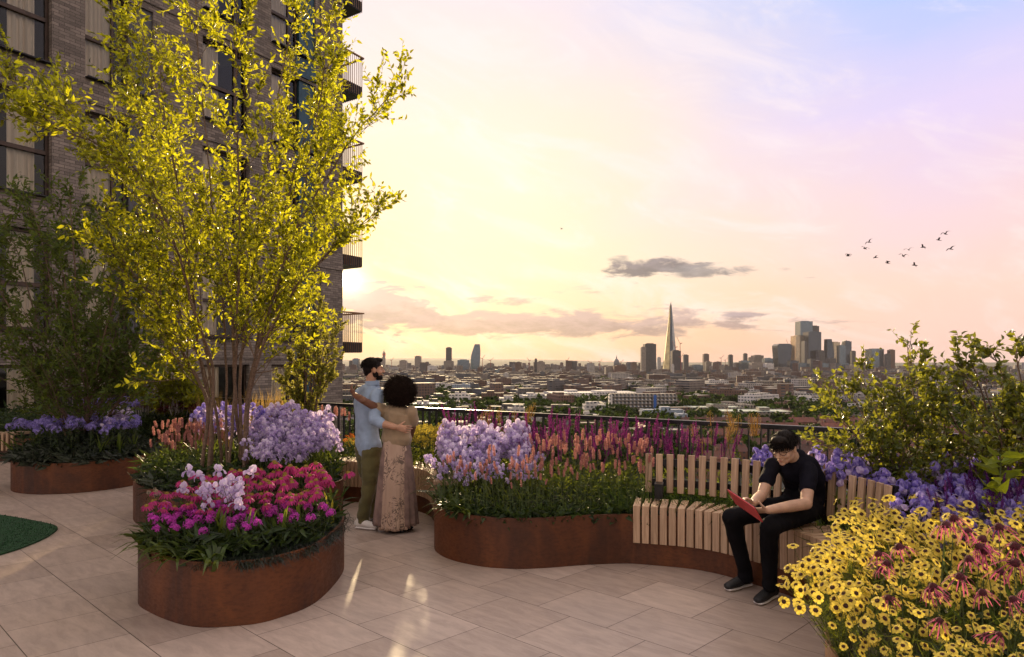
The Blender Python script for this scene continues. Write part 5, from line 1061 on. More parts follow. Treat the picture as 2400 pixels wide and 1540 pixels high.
# ---------- round planter at the left
ast = [mk_cluster('aster', .50, 320 + k, M_VIOLET, 20, .07, 1.05, 6) for k in range(5)]
bed(ast, region(35, 180, 8.6, 10.0, 46, .09, P3, .06), Z0, 'blue violet aster on the left side of the round planter', 'aster', 'asters left in the round planter', hs=lambda x, y: .95 + .12 * rg.random())
bed(ast, region(205, 345, 8.6, 10.0, 40, .09, P3, .04), Z0, 'blue violet aster on the right side of the round planter', 'aster', 'asters right in the round planter', hs=lambda x, y: .9 + .12 * rg.random())
bed(irL, region(225, 335, 8.9, 9.6, 7, .1, P3, .1), Z0, 'pale lilac iris between the asters of the round planter', 'iris', 'irises of the round planter', hs=lambda x, y: .98)
P3f = filler('striped_foliage', P3, -.03, 2300, .10, .16, .042, stripe, 'mound of dark striped leaves spilling over the round planter', .36, up=.6)
n_ = 1500; a = rg.random(n_) * 6.28; rr = np.sqrt(rg.random(n_)) * .80; mb = MB(); PP = np.c_[-6.09 + np.cos(a) * rr, 9.27 + np.sin(a) * rr, .40 + .24 * (1 - (rr / .85) ** 2) + rg.random(n_) * .05]
leaves(mb, PP, np.c_[np.cos(a), np.sin(a), rg.uniform(-.3, .5, n_)], .15 * rg.uniform(.7, 1.2, n_), .042, rg, .25, .6); tag(mb.build('striped_foliage', stripe), 'domed carpet of dark striped leaves in the round planter', 'ground cover', kind='stuff')
bed(fanl, [(-5.55, 8.75), (-5.42, 8.95), (-5.62, 8.95), (-5.35, 9.2), (-6.75, 9.1), (-6.82, 9.35), (-6.7, 8.85)], Z0 + .04, 'green sword shaped leaf fan at the side of the round planter', 'leafy plant', 'sword leaf fans of the round planter', hs=lambda x, y: 1.1, lean=.2)
# ---------- back planter
sed = [mk_cluster('sedum', .48, 340 + k, M_SEDUM, 34, .055, .7, 5) for k in range(3)]
bed(sed, region(345, 520, 10.9, 12.0, 55, .1, P4, .03), Z0, 'dark maroon sedum head in the back planter', 'sedum', 'maroon sedums of the back planter', hs=lambda x, y: 1.25)
whi = [mk_spike('speedwell', .55, .14, .007, 90, M_WHITE, 640 + k, .006, 6, 3, leafm=M_FOL) for k in range(3)]
bed(whi, region(330, 430, 10.85, 11.5, 30, .1, P4, .03), Z0, 'thin whitish flower spikes in front of the maroon sedums', 'flower spike', 'white spikes of the back planter', hs=lambda x, y: 1.05)
gold = [tuft('feather_grass', 90, .95, .22, .0055, M_GOLDG, 450 + k, .25, 2.5) for k in range(3)]
bed(gold, [PD(px, 900, D)[:2] for px, D in [(470, 10.6), (490, 10.7), (510, 10.9), (530, 10.5), (600, 10.2), (620, 10.3), (640, 10.2), (590, 10.4), (655, 10.1), (630, 10.0)]], Z0, 'tall golden feather grass clump in front of the brick wall', 'grass clump', 'golden grasses before the brick wall', hs=lambda x, y: rg.uniform(.85, 1.1), lean=.03)
bed(ast, region(200, 335, 11.0, 12.2, 18, .12, P4, .05), Z0, 'violet aster in the back planter behind the round one', 'aster', 'asters of the back planter', hs=lambda x, y: 1.25)
filler('ground_foliage', P4, .05, 3800, .42, .16, .04, M_FOL, 'dark green leaves filling the back planter', Z0)
# ---------- long planter: left part behind the couple
sol = [mk_cluster('goldenrod', .46, 360 + k, M_GOLD, 60, .10, .52, 5, 5, M_CFOL) for k in range(4)]
bed(sol, region(955, 1065, 7.35, 8.5, 46, .085, P5, .03), Z0, 'bright yellow goldenrod between the woman and the lilac irises', 'goldenrod', 'goldenrods behind the couple', hs=lambda x, y: .92 + .15 * rg.random())
bed(sol, region(815, 850, 8.1, 8.7, 8, .09, P5, .02), Z0, 'yellow goldenrod left of the standing man', 'goldenrod', 'goldenrods left of the man', hs=lambda x, y: .7)
geu = [mk_cluster('geum', .42, 380 + k, M_ORANGE, 6, .05, .8, 5) for k in range(2)]
bed(geu, region(765, 830, 8.0, 8.4, 10, .08, P5, .02), Z0, 'small orange flower at the bench left of the man', 'flower', 'orange flowers left of the man', hs=lambda x, y: .9)
irM = [mk_iris([M_PALE, M_LILAC] if k % 3 else [M_LILAC, M_LILAC], .62, 180 + k, 6, .82, 3) for k in range(6)]
bed(irM, region(1008, 1250, 5.85, 7.1, 78, .095, P5, .05), Z0, 'pale lilac iris in the bed right of the couple', 'iris', 'irises right of the couple', hs=lambda x, y: .62 + .36 * (y - 5.8), lean=.10)
bed(per, region(1040, 1265, 5.42, 5.95, 54, .068, P5, .05), Z0, 'coral pink flower spike in front of the lilac irises', 'flower spike', 'coral spikes before the irises', hs=lambda x, y: .60 + .40 * (y - 5.4) + .12 * rg.random(), lean=.06)
bed(per, region(1250, 1525, 5.48, 6.45, 112, .066, P5, .05), Z0, 'coral pink flower spike in the bed left of the slatted bench', 'flower spike', 'coral spikes left of the bench', hs=lambda x, y: .62 + .40 * (y - 5.4) + .12 * rg.random(), lean=.06)
sal = [mk_spike('salvia', .60, .22, .013, 120, M_PURP, 660 + k, .0085, 7, 3, .7, M_CFOL, .09) for k in range(6)]
bed(sal, region(1235, 1560, 6.3, 7.15, 48, .10, P5, .03), Z0, 'magenta salvia in front of the railing between irises and bench', 'salvia', 'magenta salvias at the railing', hs=lambda x, y: .80 + .26 * rg.random(), lean=.05)
bed(sal, region(1040, 1200, 7.2, 7.9, 12, .12, P5, .03), Z0, 'magenta salvia at the railing behind the lilac irises', 'salvia', 'magenta salvias behind the irises', hs=lambda x, y: 1.02, lean=.03)
bed(sal, region(1560, 1720, 6.0, 6.6, 12, .12, P5, .03), Z0, 'magenta salvia behind the backrest of the slatted bench', 'salvia', 'magenta salvias behind the bench', hs=lambda x, y: .90, lean=.05)
fen = [mk_spike('fennel', .78, .16, .05, 110, M_GOLDG, 690 + k, .006, 24, 3, .5, M_CFOL, .05) for k in range(3)]
bed(fen, region(1100, 1240, 7.0, 7.7, 8, .1, P5, .03), Z0, 'wispy yellow green fennel rising above the railing behind the irises', 'fennel', 'fennels behind the irises', hs=lambda x, y: .92, lean=.04)
bed(fen, region(1640, 1800, 5.9, 6.3, 7, .1, P5, .03), Z0, 'wispy orange green fennel at the railing behind the seated man', 'fennel', 'fennels behind the seated man', hs=lambda x, y: .92, lean=.04)
el_ = C5s[(C5s[:, 0] > -.95) & (C5s[:, 0] < -.3) & (C5s[:, 1] > 5.4)]
bed(strap, [q + (.08, .03) + rg.normal(size=2) * .02 for q in el_[::3]], Z0, 'strap leaved plant arching over the left end of the long curving planter', 'leafy plant', 'strap leaved plants at the left end of the long planter', hs=lambda x, y: 1.1)
fr_ = C5s[(C5s[:, 0] > -.5) & (C5s[:, 0] < 1.15) & (C5s[:, 1] < 5.7)]
mb = MB(); n_ = 1500; q = fr_[rg.integers(0, len(fr_), n_)] + np.c_[rg.normal(0, .03, n_), rg.uniform(.03, .32, n_)]; a = rg.random(n_) * 6.28
leaves(mb, np.c_[q, Z0 + rg.random(n_) * .09], np.c_[np.cos(a), np.sin(a) - .2, rg.uniform(-.1, .6, n_)], .085 * rg.uniform(.7, 1.25, n_), .040, rg, .22, .6); tag(mb.build('leafy_edging', M_FOL), 'broad dark green leaves along the front rim of the long curving planter', 'ground cover', kind='stuff')
filler('ground_foliage', P5, .05, 7000, .09, .10, .016, M_FOL, 'green undergrowth filling the long curving planter', Z0, test=lambda x, y: x < 2.4 and y > 4.2 and ((x - 1.9) ** 2 + (y - 4.6) ** 2 > .9 or y > 5.9 - .2 * x))
filler('low_grass', P5, .06, 4200, .10, .17, .006, leafmat('low_grass_leaf', (.03, .06, .012), (.12, .2, .02), .35, .4), 'low green grass behind the slatted bench seat', Z0, test=lambda x, y: .9 < x < 3.2 and y > 4.3, up=1.6)
# ---------- right part
irV = [mk_iris([M_VIOLET, M_LILAC] if k % 2 else [M_VIOLET, M_VIOLET], .60, 220 + k, 5, .98, 2) for k in range(6)]
def behind(x, y): return x > 2.62 - .5 * max(0, y - 5.0) * 2
bed(irV, region(2060, 2440, 3.75, 4.95, 80, .10, P5, .02, test=lambda x, y: x > 2.5), Z0, 'large violet iris in the bed behind the yellow flowers', 'iris', 'violet irises at the right', hs=lambda x, y: .66 + .30 * (y - 3.7), lean=.08)
bed(irV, region(1900, 2060, 4.75, 5.3, 14, .11, P5, .02, test=lambda x, y: x > 2.42), Z0, 'violet iris behind the right end of the bench backrest', 'iris', 'violet irises behind the bench end', hs=lambda x, y: .98 + .1 * rg.random(), lean=.08)
bed(irV, region(1775, 1800, 5.6, 5.8, 3, .06, P5, .02), Z0, 'single violet iris behind the seated man', 'iris', 'violet irises behind the seated man', hs=lambda x, y: .92)
dsal = [mk_spike('salvia', .62, .26, .013, 190, M_DPURP, 720 + k, .009, 6, 4, .7, M_FOL, .1) for k in range(3)]
bed(dsal, region(2230, 2440, 3.9, 4.4, 14, .12, P5, .02), Z0, 'deep purple salvia below the shrub at the right edge', 'salvia', 'deep purple salvias at the right edge', hs=lambda x, y: .74 + .12 * rg.random(), lean=.08)
g = np.random.default_rng(5); mb = MB(); mb.tube([(0, 0, 0), (.02, 0, .45), (0, 0, .8)], [.006, .005, .003], 5)
lf = MB(); n_ = 26; s_ = g.uniform(.5, 1, n_); a = g.random(n_) * 6.28; leaves(lf, np.c_[0 * s_, 0 * s_, .8 * s_], np.c_[np.cos(a), np.sin(a), .3 + 0 * a], g.uniform(.10, .17, n_), .05, g, .2, .5)
lime = ('lime_plant', mb.mesh('lime_plant', M_STEM), [('foliage', lf.mesh('foliage', M_LIME), (0, 0, 0), (0, 0), 0)])
put(lime, (*PD(2345, 1050, 4.0)[:2], Z0 + .0), 'bright lime green leafy plant at the right edge', 'leafy plant', None, 1.0, .98)
cor = [mk_coreopsis(760 + k, .50, .17, 12) for k in range(6)]
cp = region(1935, 2470, 2.35, 4.1, 95, .125, P5, .02, test=lambda x, y: x > 1.42 and (x > 2.15 or y < 3.9))
def corh(x, y): return .92 if y > 3.2 else (.80 if y > 2.8 else .62)
bed(cor, cp, Z0, 'bushy yellow coreopsis with dark eyed blooms in the right foreground', 'coreopsis', 'yellow coreopsis of the right foreground', hs=corh, lean=.04, spin=False)
bed(cor, [(1.50, 3.0), (1.56, 3.2), (1.68, 3.38), (1.85, 3.58), (2.05, 3.75), (2.2, 3.95), (2.24, 4.15), (2.3, 4.3), (1.62, 3.1), (1.9, 3.45), (2.15, 3.6)], Z0, 'yellow coreopsis leaning over the rim beside the end of the bench', 'coreopsis', 'coreopsis leaning over the rim at the bench', hs=lambda x, y: .85, lean=.14, spin=False)
for (x_, y_, tx_) in ((1.46, 2.85, -.30), (1.49, 3.0, -.42), (1.55, 3.15, -.36), (1.63, 3.3, -.40), (1.5, 2.7, -.25), (1.75, 3.42, -.35), (1.88, 3.6, -.3)): put(cor[rg.integers(6)], (x_, y_, Z0), 'yellow coreopsis hanging out over the orange steel rim, lower right', 'coreopsis', 'coreopsis hanging over the orange rim', 0, .85, (.12, tx_))
pal = [mk_cone(.62, 240 + k, .004 * k, 'rose', 1.0, .2) for k in range(6)]
pp_ = [PD(px, py, D) for px, py, D in [(2062, 1340, 2.9), (2120, 1330, 2.8), (2205, 1245, 2.9), (2235, 1222, 3.0), (2275, 1285, 2.8), (2330, 1270, 2.9), (2125, 1290, 2.75), (2240, 1320, 2.7), (2285, 1350, 2.6), (2345, 1345, 2.7), (2385, 1330, 2.6), (2165, 1390, 2.6), (2195, 1400, 2.65), (2100, 1420, 2.55), (2250, 1395, 2.5), (2310, 1400, 2.5), (2370, 1410, 2.5), (2235, 1465, 2.4), (2340, 1500, 2.4), (2380, 1380, 2.55), (2350, 1295, 2.8), (2395, 1290, 2.7), (2385, 1500, 2.35), (2260, 1250, 3.1), (2360, 1240, 3.0), (2060, 1310, 2.9)]]
for k, e in enumerate(pp_):
    q_ = e[0] / e[1] * F + CX; put(pal[k % 6], (e[0] + rg.normal() * .02, e[1] + .03, Z0), 'coneflower with drooping rose petals among yellow flowers, ' + ('left' if q_ < 2180 else 'middle' if q_ < 2300 else 'right') + (' back' if e[1] > 2.75 else ' middle row' if e[1] > 2.52 else ' front'), 'coneflower', 'drooping coneflowers of the right foreground', rg.uniform(0, 6), max(.35, (e[2] - Z0) / .62))
filler('ground_foliage', P5, .03, 6000, .26, .10, .006, M_CFOL, 'feathery green undergrowth of the yellow coreopsis', Z0, test=lambda x, y: y < 4.1 and x < 4.2, up=1.4)
filler('ground_foliage', P5, .03, 2500, .22, .15, .03, M_FOL, 'green undergrowth below the violet irises at the right', Z0, test=lambda x, y: 3.7 < y < 5.6 and x > 2.55)
# ------------------------------------------------------------------ people
def limb(mb, pts, rad, f2=None, upv=None, n=6, sides=14):
    """closed rounded tube; rad = radius per joint; f2 = stretch along upv"""
    p = catmull(pts, n, closed=False); k = len(pts); u = np.linspace(0, k - 1, len(p)); r_ = np.interp(u, range(k), rad); s2 = None if f2 is None else np.interp(u, range(k), f2)
    d0 = unit(p[0] - p[1]); d1 = unit(p[-1] - p[-2]); c = [(.98, .20), (.82, .57), (.5, .87)]
    P = [p[0] + d0 * r_[0] * a for a, _ in c] + list(p) + [p[-1] + d1 * r_[-1] * a for a, _ in c[::-1]]
    R_ = [r_[0] * b for _, b in c] + list(r_) + [r_[-1] * b for _, b in c[::-1]]
    S2 = None if s2 is None else [s2[0]] * 3 + list(s2) + [s2[-1]] * 3
    mb.tube(np.array(P), np.array(R_), sides, 0, True, S2, upv); return mb
def blob(mb, c, r_, Rm=None, sides=16, rings=10):
    th = np.linspace(-math.pi / 2, math.pi / 2, rings)[1:-1]; a = np.arange(sides) * 2 * math.pi / sides
    v = np.array([(math.cos(t_) * math.cos(q), math.cos(t_) * math.sin(q), math.sin(t_)) for t_ in th for q in a] + [(0, 0, -1), (0, 0, 1)]) * np.array(r_)
    if Rm is not None: v = v @ np.asarray(Rm).T
    m = len(th); f = [(i * sides + k, i * sides + (k + 1) % sides, (i + 1) * sides + (k + 1) % sides, (i + 1) * sides + k) for i in range(m - 1) for k in range(sides)]
    f += [(m * sides, (k + 1) % sides, k) for k in range(sides)] + [(m * sides + 1, (m - 1) * sides + k, (m - 1) * sides + (k + 1) % sides) for k in range(sides)]
    return mb.add(v + np.array(c), f)
def fused(name, mb, mat, parent, voxel=.005, smooth=4, disp=None):
    o = mb.build('tmp', mat); m = o.modifiers.new('r', 'REMESH'); m.mode = 'VOXEL'; m.voxel_size = voxel; s_ = o.modifiers.new('s', 'SMOOTH'); s_.factor = .5; s_.iterations = smooth
    dg = bpy.context.evaluated_depsgraph_get(); me = bpy.data.meshes.new_from_object(o.evaluated_get(dg)); bpy.data.objects.remove(o)
    me.name = name
    if disp is not None:
        n = len(me.vertices); co = np.zeros(n * 3, np.float32); me.vertices.foreach_get('co', co); no = np.zeros(n * 3, np.float32); me.vertices.foreach_get('normal', no); co = co.reshape(-1, 3); no = no.reshape(-1, 3)
        dv = np.array([disp(c) for c in co]); co = co + no * dv[:, None]; me.vertices.foreach_set('co', co.astype(np.float32).ravel()); me.update()
    me.polygons.foreach_set('use_smooth', np.ones(len(me.polygons), bool)); me.materials.clear(); me.materials.append(mat)
    ob = bpy.data.objects.new(name, me); COL.objects.link(ob); ob.parent = parent; return ob
def skinmat(name, col):
    m = pm(name, col, .5, .10, 14, .12, 220, spec=.4); b = m.node_tree.nodes['Principled BSDF']; b.inputs['Subsurface Weight'].default_value = .15; b.inputs['Subsurface Radius'].default_value = (.01, .004, .002); return m
def clothmat(name, col, var=.18, bump=.35, sheen=.2):
    return pm(name, col, .9, var, 5, bump, 26, spec=.12, sheen=sheen)
def head(mb, c, fwd, up, s_=1.0):
    f = unit(fwd); u = unit(np.array(up) - f * np.dot(up, f)); rt = np.cross(f, u); M = np.stack([rt, f, u], 1); L = lambda p: np.array(c) + M @ (np.array(p) * s_)
    E_ = lambda p, r_: blob(mb, L(p), np.array(r_) * s_, M)
    E_((0, -.014, .036), (.073, .092, .080)); E_((0, .022, -.014), (.060, .068, .082)); E_((0, .034, -.070), (.046, .046, .040)); E_((0, .066, -.096), (.021, .017, .015)); E_((0, .076, .026), (.048, .017, .013))
    for sx in (-1, 1):
        E_((sx * .034, .052, -.030), (.026, .028, .026)); E_((sx * .040, .002, -.062), (.016, .034, .030)); E_((sx * .076, -.006, -.008), (.009, .019, .031)); E_((sx * .079, -.010, .012), (.006, .016, .013)); E_((sx * .010, .098, -.030), (.008, .010, .007))
        E_((sx * .031, .069, .006), (.013, .011, .008))
    limb(mb, [L((0, .086, .014)), L((0, .098, -.008)), L((0, .107, -.027))], [.008 * s_, .009 * s_, .011 * s_], n=3, sides=8)
    E_((0, .089, -.056), (.022, .010, .0055)); E_((0, .087, -.067), (.018, .010, .007))
    return L, M
def finger(mb, root, d_, nrm, L_, r_, curl):
    p = [np.array(root)]; dd = unit(d_)
    for k, seg in enumerate((.45, .30, .25)):
        ax = unit(np.cross(dd, nrm)); c, s_ = math.cos(curl[k]), math.sin(curl[k]); dd = unit(dd * c + np.array(nrm) * s_); nrm = unit(np.cross(ax, dd)); p.append(p[-1] + dd * L_ * seg)
    limb(mb, p, [r_, r_ * .95, r_ * .86, r_ * .72], n=3, sides=8)
def hand(mb, wrist, d_, palm, thumb_side, s_=1.0, curl=(.25, .3, .2), spread=.06, thumbc=.3):
    """d_ along the fingers, palm = the way the palm faces, thumb_side = towards the thumb"""
    d_ = unit(d_); n_ = unit(np.array(palm) - d_ * np.dot(palm, d_)); t_ = unit(np.array(thumb_side) - d_ * np.dot(thumb_side, d_) - n_ * np.dot(thumb_side, n_)); w_ = np.array(wrist); k = s_
    limb(mb, [w_, w_ + d_ * .04 * k, w_ + d_ * .085 * k], [.019 * k, .0155 * k, .0135 * k], [1.3, 2.2, 2.7], t_, n=3)
    for i, (off, ln) in enumerate(((.031, .068), (.011, .077), (-.010, .072), (-.030, .056))):
        finger(mb, w_ + d_ * (.086 - .004 * abs(i - 1)) * k + t_ * off * k, d_ + t_ * (1.5 - i) * spread, n_, ln * k, .0082 * k, tuple(q * (1 + .12 * i) for q in curl))
    finger(mb, w_ + d_ * .028 * k + t_ * .030 * k, d_ * .75 + t_ * .75 + n_ * .25, n_, .062 * k, .0095 * k, (thumbc * .4, thumbc, thumbc * .6))
def C3(cx, cy, D): return PD((cx / 2.443 + 1120) / 1.4025, (cy / 2.443 + 1150) / 1.4025, D)
def C4(cx, cy, D): return PD((cx / 2.484 + 2300) / 1.4025, (cy / 2.484 + 1390) / 1.4025, D)
def strands(mb, P, Dv, L, W, g, curl=.3): leaves(mb, P, Dv, L, W, g, .1, curl)
def shoe(mb, sole, heel, toe, h=.085, w_=.048, ankle=None):
    heel = np.array(heel, float); toe = np.array(toe, float); d_ = unit(toe - heel); L_ = np.linalg.norm(toe - heel); rt = np.array([d_[1], -d_[0], 0]); up = (0, 0, 1.)
    limb(mb, [heel + d_ * .035 + (0, 0, .052), heel + d_ * L_ * .35 + (0, 0, .058), heel + d_ * L_ * .62 + (0, 0, .044), heel + d_ * (L_ - .038) + (0, 0, .036)], [.040, .041, .034, .026], [.85, .9, 1.25, 1.4], rt, n=4)
    limb(mb, [heel + d_ * .045 + (0, 0, .05), heel + d_ * .06 + (0, 0, .095)], [.038, .036], n=2)
    limb(sole, [heel + d_ * .03 + (0, 0, .014), heel + d_ * L_ * .4 + (0, 0, .013), heel + d_ * L_ * .68 + (0, 0, .013), heel + d_ * (L_ - .035) + (0, 0, .015)], [.013, .012, .012, .012], [2.9, 2.8, 3.8, 3.1], rt, n=4)
M_SK1 = skinmat('light_skin', (.46, .26, .17)); M_SK2 = skinmat('dark_skin', (.17, .078, .046)); M_SK3 = skinmat('warm_skin', (.52, .33, .235))
M_HAIR = pm('dark_hair', (.009, .006, .005), .6, .4, 60, 0, spec=.15); M_AFRO = pm('afro_hair', (.016, .009, .006), .85, .5, 50, 0, spec=.15)
M_SHIRT = clothmat('blue_shirt', (.27, .36, .50)); M_OLIVE = clothmat('olive_trousers', (.105, .095, .040)); M_TAUPE = clothmat('taupe_shirt', (.30, .225, .145)); M_BLACK = clothmat('black_shirt', (.006, .006, .011), .3, .35, 0); M_BJEAN = clothmat('black_jeans', (.006, .006, .008), .3, .35, 0)
M_WSHOE = pm('white_leather', (.62, .60, .57), .5, .1, 10); M_BSHOE = pm('black_mesh_shoe', (.012, .013, .015), .6, .3, 60, .3, 300); M_SOLE = pm('white_sole', (.66, .64, .62), .6, .1, 12); M_BLK = pm('black_rubber', (.015, .015, .016), .5, .2, 20)
g = np.random.default_rng(31)
# ---- man in the blue shirt
rA = empty('person', (-1.44, 6.75, 0)); tag(rA, 'bearded man in pale blue shirt and olive trousers embracing the woman, seen from behind', 'person'); oA = np.array([-1.44, 6.75, 0]); Z = np.array
fA = unit((.75, .66, 0)); rtA = np.array([fA[1], -fA[0], 0])
body = MB(); hc = C3(266, 158, 6.78)
LA, MA = head(body, hc, (.93, .36, .02), (0, 0, 1), 1.0)
neckb = C3(255, 290, 6.78); limb(body, [LA((0, -.030, -.05)), (LA((0, -.04, -.12)) + neckb) / 2, neckb], [.055, .056, .066], n=3)
sh = C3(228, 345, 6.78); shR = sh + rtA * .165 + (0, 0, -.015); shL = sh - rtA * .165 + (0, 0, -.015)
elR = C3(268, 575, 6.47); wrR = C3(447, 622, 6.40)
ch = C3(215, 450, 6.77); wa = C3(212, 640, 6.77); hp = C3(222, 775, 6.77)
limb(body, [shR, (shR + elR) / 2, elR], [.040, .040, .038]); limb(body, [elR, elR * .6 + wrR * .4, wrR], [.041, .042, .028])
hand(body, wrR, (1, .10, -.22), (-.05, 1, 0), (.1, 0, 1), 1.02, (.30, .22, .15), .05, .2)
limb(body, [sh + (0, 0, -.02), ch, wa, hp], [.06, .07, .07, .07], [1.3, 1.3, 1.3, 1.4], rtA)
body.V = [v - oA for v in body.V]; fused('body', body, M_SK1, rA, .0042, 3)
st = MB(); limb(st, [sh + (0, 0, .012), sh * .5 + ch * .5, ch, wa, hp + (0, 0, .02)], [.088, .112, .118, .108, .120], [1.75, 1.80, 1.62, 1.42, 1.38], rtA, sides=20)
limb(st, [shR + (0, 0, .0), (shR + elR) / 2, elR + (0, 0, .015)], [.072, .066, .058]); limb(st, [shL, shL + (0, .05, -.25)], [.072, .06])
limb(st, [elR + (.0, 0, .01), elR * .70 + wrR * .30], [.058, .052]); limb(st, [neckb + (0, 0, .015), neckb + (0, 0, -.03)], [.068, .085])
# the tail of the shirt hangs lower at the side
limb(st, [hp + rtA * .02 + (0, 0, .03), hp + (0, 0, -.02)], [.122, .118], [1.32, 1.25], rtA, sides=20)
st.V = [v - oA for v in st.V]
def wr(sc_, amp, zz=1.0, off=0): return lambda c: amp * (mnoise.noise((c[0] * sc_ + off, c[1] * sc_, c[2] * sc_ * zz)) + .5 * mnoise.noise((c[0] * sc_ * 2.3, c[1] * sc_ * 2.3 + off, c[2] * sc_ * 2.3 * zz)))
fused('shirt', st, M_SHIRT, rA, .007, 4, wr(9, .012, .8))
co = MB(); a = np.linspace(0, 2 * math.pi, 25)
for k in range(24): pass
cc = neckb + (0, 0, .02) - oA; co.lathe([(.062, .0), (.068, .035), (.073, .030), (.074, -.012)], cc, 20, cap=False); fused_c = co.build('collar', M_SHIRT, rA, True)
tr = MB(); kn1 = C3(228, 1080, 6.68); an1 = C3(182, 1350, 6.70); kn2 = C3(235, 1080, 6.92); an2 = C3(256, 1310, 6.98); h1 = hp + rtA * .07 + (0, 0, -.03); h2 = hp - rtA * .07 + (0, 0, -.03)
limb(tr, [hp + (0, 0, .06), hp + (0, 0, -.06)], [.105, .105], [1.4, 1.4], rtA, sides=18)
limb(tr, [h1, h1 * .5 + kn1 * .5, kn1, kn1 * .45 + an1 * .55, an1, an1 + (0, 0, -.03)], [.108, .098, .078, .070, .066, .068]); limb(tr, [h2, h2 * .5 + kn2 * .5, kn2, kn2 * .45 + an2 * .55, an2], [.108, .098, .076, .066, .062])
tr.V = [v - oA for v in tr.V]; fused('trousers', tr, M_OLIVE, rA, .008, 4, wr(8, .013, 1.3, 4))
for hl, to in ((C3(112, 1428, 6.70), C3(306, 1430, 6.62)), (C3(200, 1390, 7.0), C3(280, 1385, 6.95))):
    hl[2] = to[2] = 0; to = hl + unit(to - hl) * .285 if np.linalg.norm(to - hl) > .2 else hl + unit(np.array([.8, .5, 0])) * .28
    u_, s2_ = MB(), MB(); shoe(u_, s2_, hl - oA, to - oA); so = fused('shoe', u_, M_WSHOE, rA, .005, 3); fused('sole', s2_, M_SOLE, so, .005, 2)
hm_ = MB(); Lh = lambda p: LA(p) - oA; Mh = MA
for c_, r_ in (((0, -.020, .052), (.082, .098, .078)), ((0, -.060, .010), (.070, .052, .070)), ((0, .045, .098), (.055, .050, .030)), ((.0, -.075, -.03), (.05, .03, .04))): blob(hm_, Lh(c_), r_, Mh)
for sx in (-1, 1): blob(hm_, Lh((sx * .072, .010, .035)), (.010, .022, .035), Mh)
ho = fused('hair', hm_, M_HAIR, rA, .006, 3, wr(30, .003)); sm_ = MB(); n_ = 1500; d_ = unit(g.normal(size=(n_, 3))); d_[:, 2] = np.abs(d_[:, 2]) * 1.0 - .25; d_ = unit(d_); d_ = d_[(d_[:, 1] < .55) | (d_[:, 2] > .5)]; P = np.array([Lh((0, -.018, .05)) + Mh @ (q * (.085, .100, .082)) for q in d_]); Dv = np.array([Mh @ (q * .12 + np.array([0, -.7, -.5]) + g.normal(size=3) * .10) for q in d_]); strands(sm_, P, Dv, .028, .0028, g); sm_.build('hair_strands', M_HAIR, ho)
be = MB(); blob(be, Lh((0, .040, -.080)), (.050, .052, .034), Mh); blob(be, Lh((0, .088, -.050)), (.024, .012, .006), Mh)
for sx in (-1, 1): blob(be, Lh((sx * .050, .008, -.048)), (.014, .034, .036), Mh); blob(be, Lh((sx * .062, -.002, -.01)), (.010, .012, .03), Mh)
blob(be, Lh((0, .074, -.098)), (.024, .018, .017), Mh); fused('beard', be, M_HAIR, rA, .005, 2)
eb = MB()
for sx in (-1, 1): blob(eb, Lh((sx * .032, .090, .028)), (.017, .005, .004), Mh, 8, 6); blob(eb, Lh((sx * .031, .078, .006)), (.008, .006, .005), Mh, 8, 6)
eb.build('eyes_and_brows', M_HAIR, rA, True)
# ---- woman
oW = np.array([-1.17, 6.58, 0]); rW = empty('person', oW); tag(rW, 'woman with a round afro, beige top and long patterned skirt, arm around the man', 'person')
fW = unit((.28, .96, 0)); rtW = np.array([fW[1], -fW[0], 0]); hcW = C3(478, 345, 6.58)
body = MB(); LW, MW = head(body, hcW + (0, 0, -.02), (.15, .98, 0), (0, 0, 1), .95); nb = C3(462, 455, 6.58); limb(body, [LW((0, -.03, -.06)), nb], [.045, .052], n=3)
shl, shr = nb - rtW * .150 + (0, 0, -.055), nb + rtW * .150 + (0, 0, -.05); elL = C3(185, 408, 6.44); wrL = C3(112, 362, 6.60)
limb(body, [shl, (shl + elL) / 2 + (0, -.02, 0), elL], [.044, .042, .036]); limb(body, [elL, (elL + wrL) / 2, wrL], [.038, .036, .026]); hand(body, wrL, (-.55, .5, .62), (.75, .6, .1), (.4, .2, .9), .92, (.35, .3, .2), .06, .3)
elR2 = C3(578, 615, 6.62); wr2 = C3(560, 700, 6.36 + .45); limb(body, [shr, (shr + elR2) / 2, elR2], [.044, .041, .036]); limb(body, [elR2, wr2], [.036, .027]); hand(body, wr2, (-.3, .6, -.6), (-.6, -.3, 0), (0, .5, .5), .9)
cw, ww, hw = C3(452, 560, 6.58), C3(448, 690, 6.57), C3(447, 780, 6.57); limb(body, [nb + (0, 0, -.06), cw, ww, hw], [.08, .085, .08, .1], [1.4, 1.4, 1.3, 1.3], rtW)
body.V = [v - oW for v in body.V]; fused('body', body, M_SK2, rW, .0042, 3)
ts = MB(); limb(ts, [nb + (0, 0, -.045), nb * .5 + cw * .5, cw, cw * .4 + ww * .6, ww + (0, 0, -.03)], [.078, .098, .104, .106, .116], [1.75, 1.75, 1.55, 1.42, 1.40], rtW, sides=20)
limb(ts, [shl, shl * .62 + elL * .38 + (0, -.005, -.01)], [.066, .066]); limb(ts, [shr, shr * .35 + elR2 * .65], [.066, .062]); limb(ts, [ww + (-.08, -.06, -.03), ww + (.06, -.085, -.01)], [.030, .030], n=3)
ts.V = [v - oW for v in ts.V]; fused('top', ts, M_TAUPE, rW, .007, 4, wr(10, .011, .7, 9))
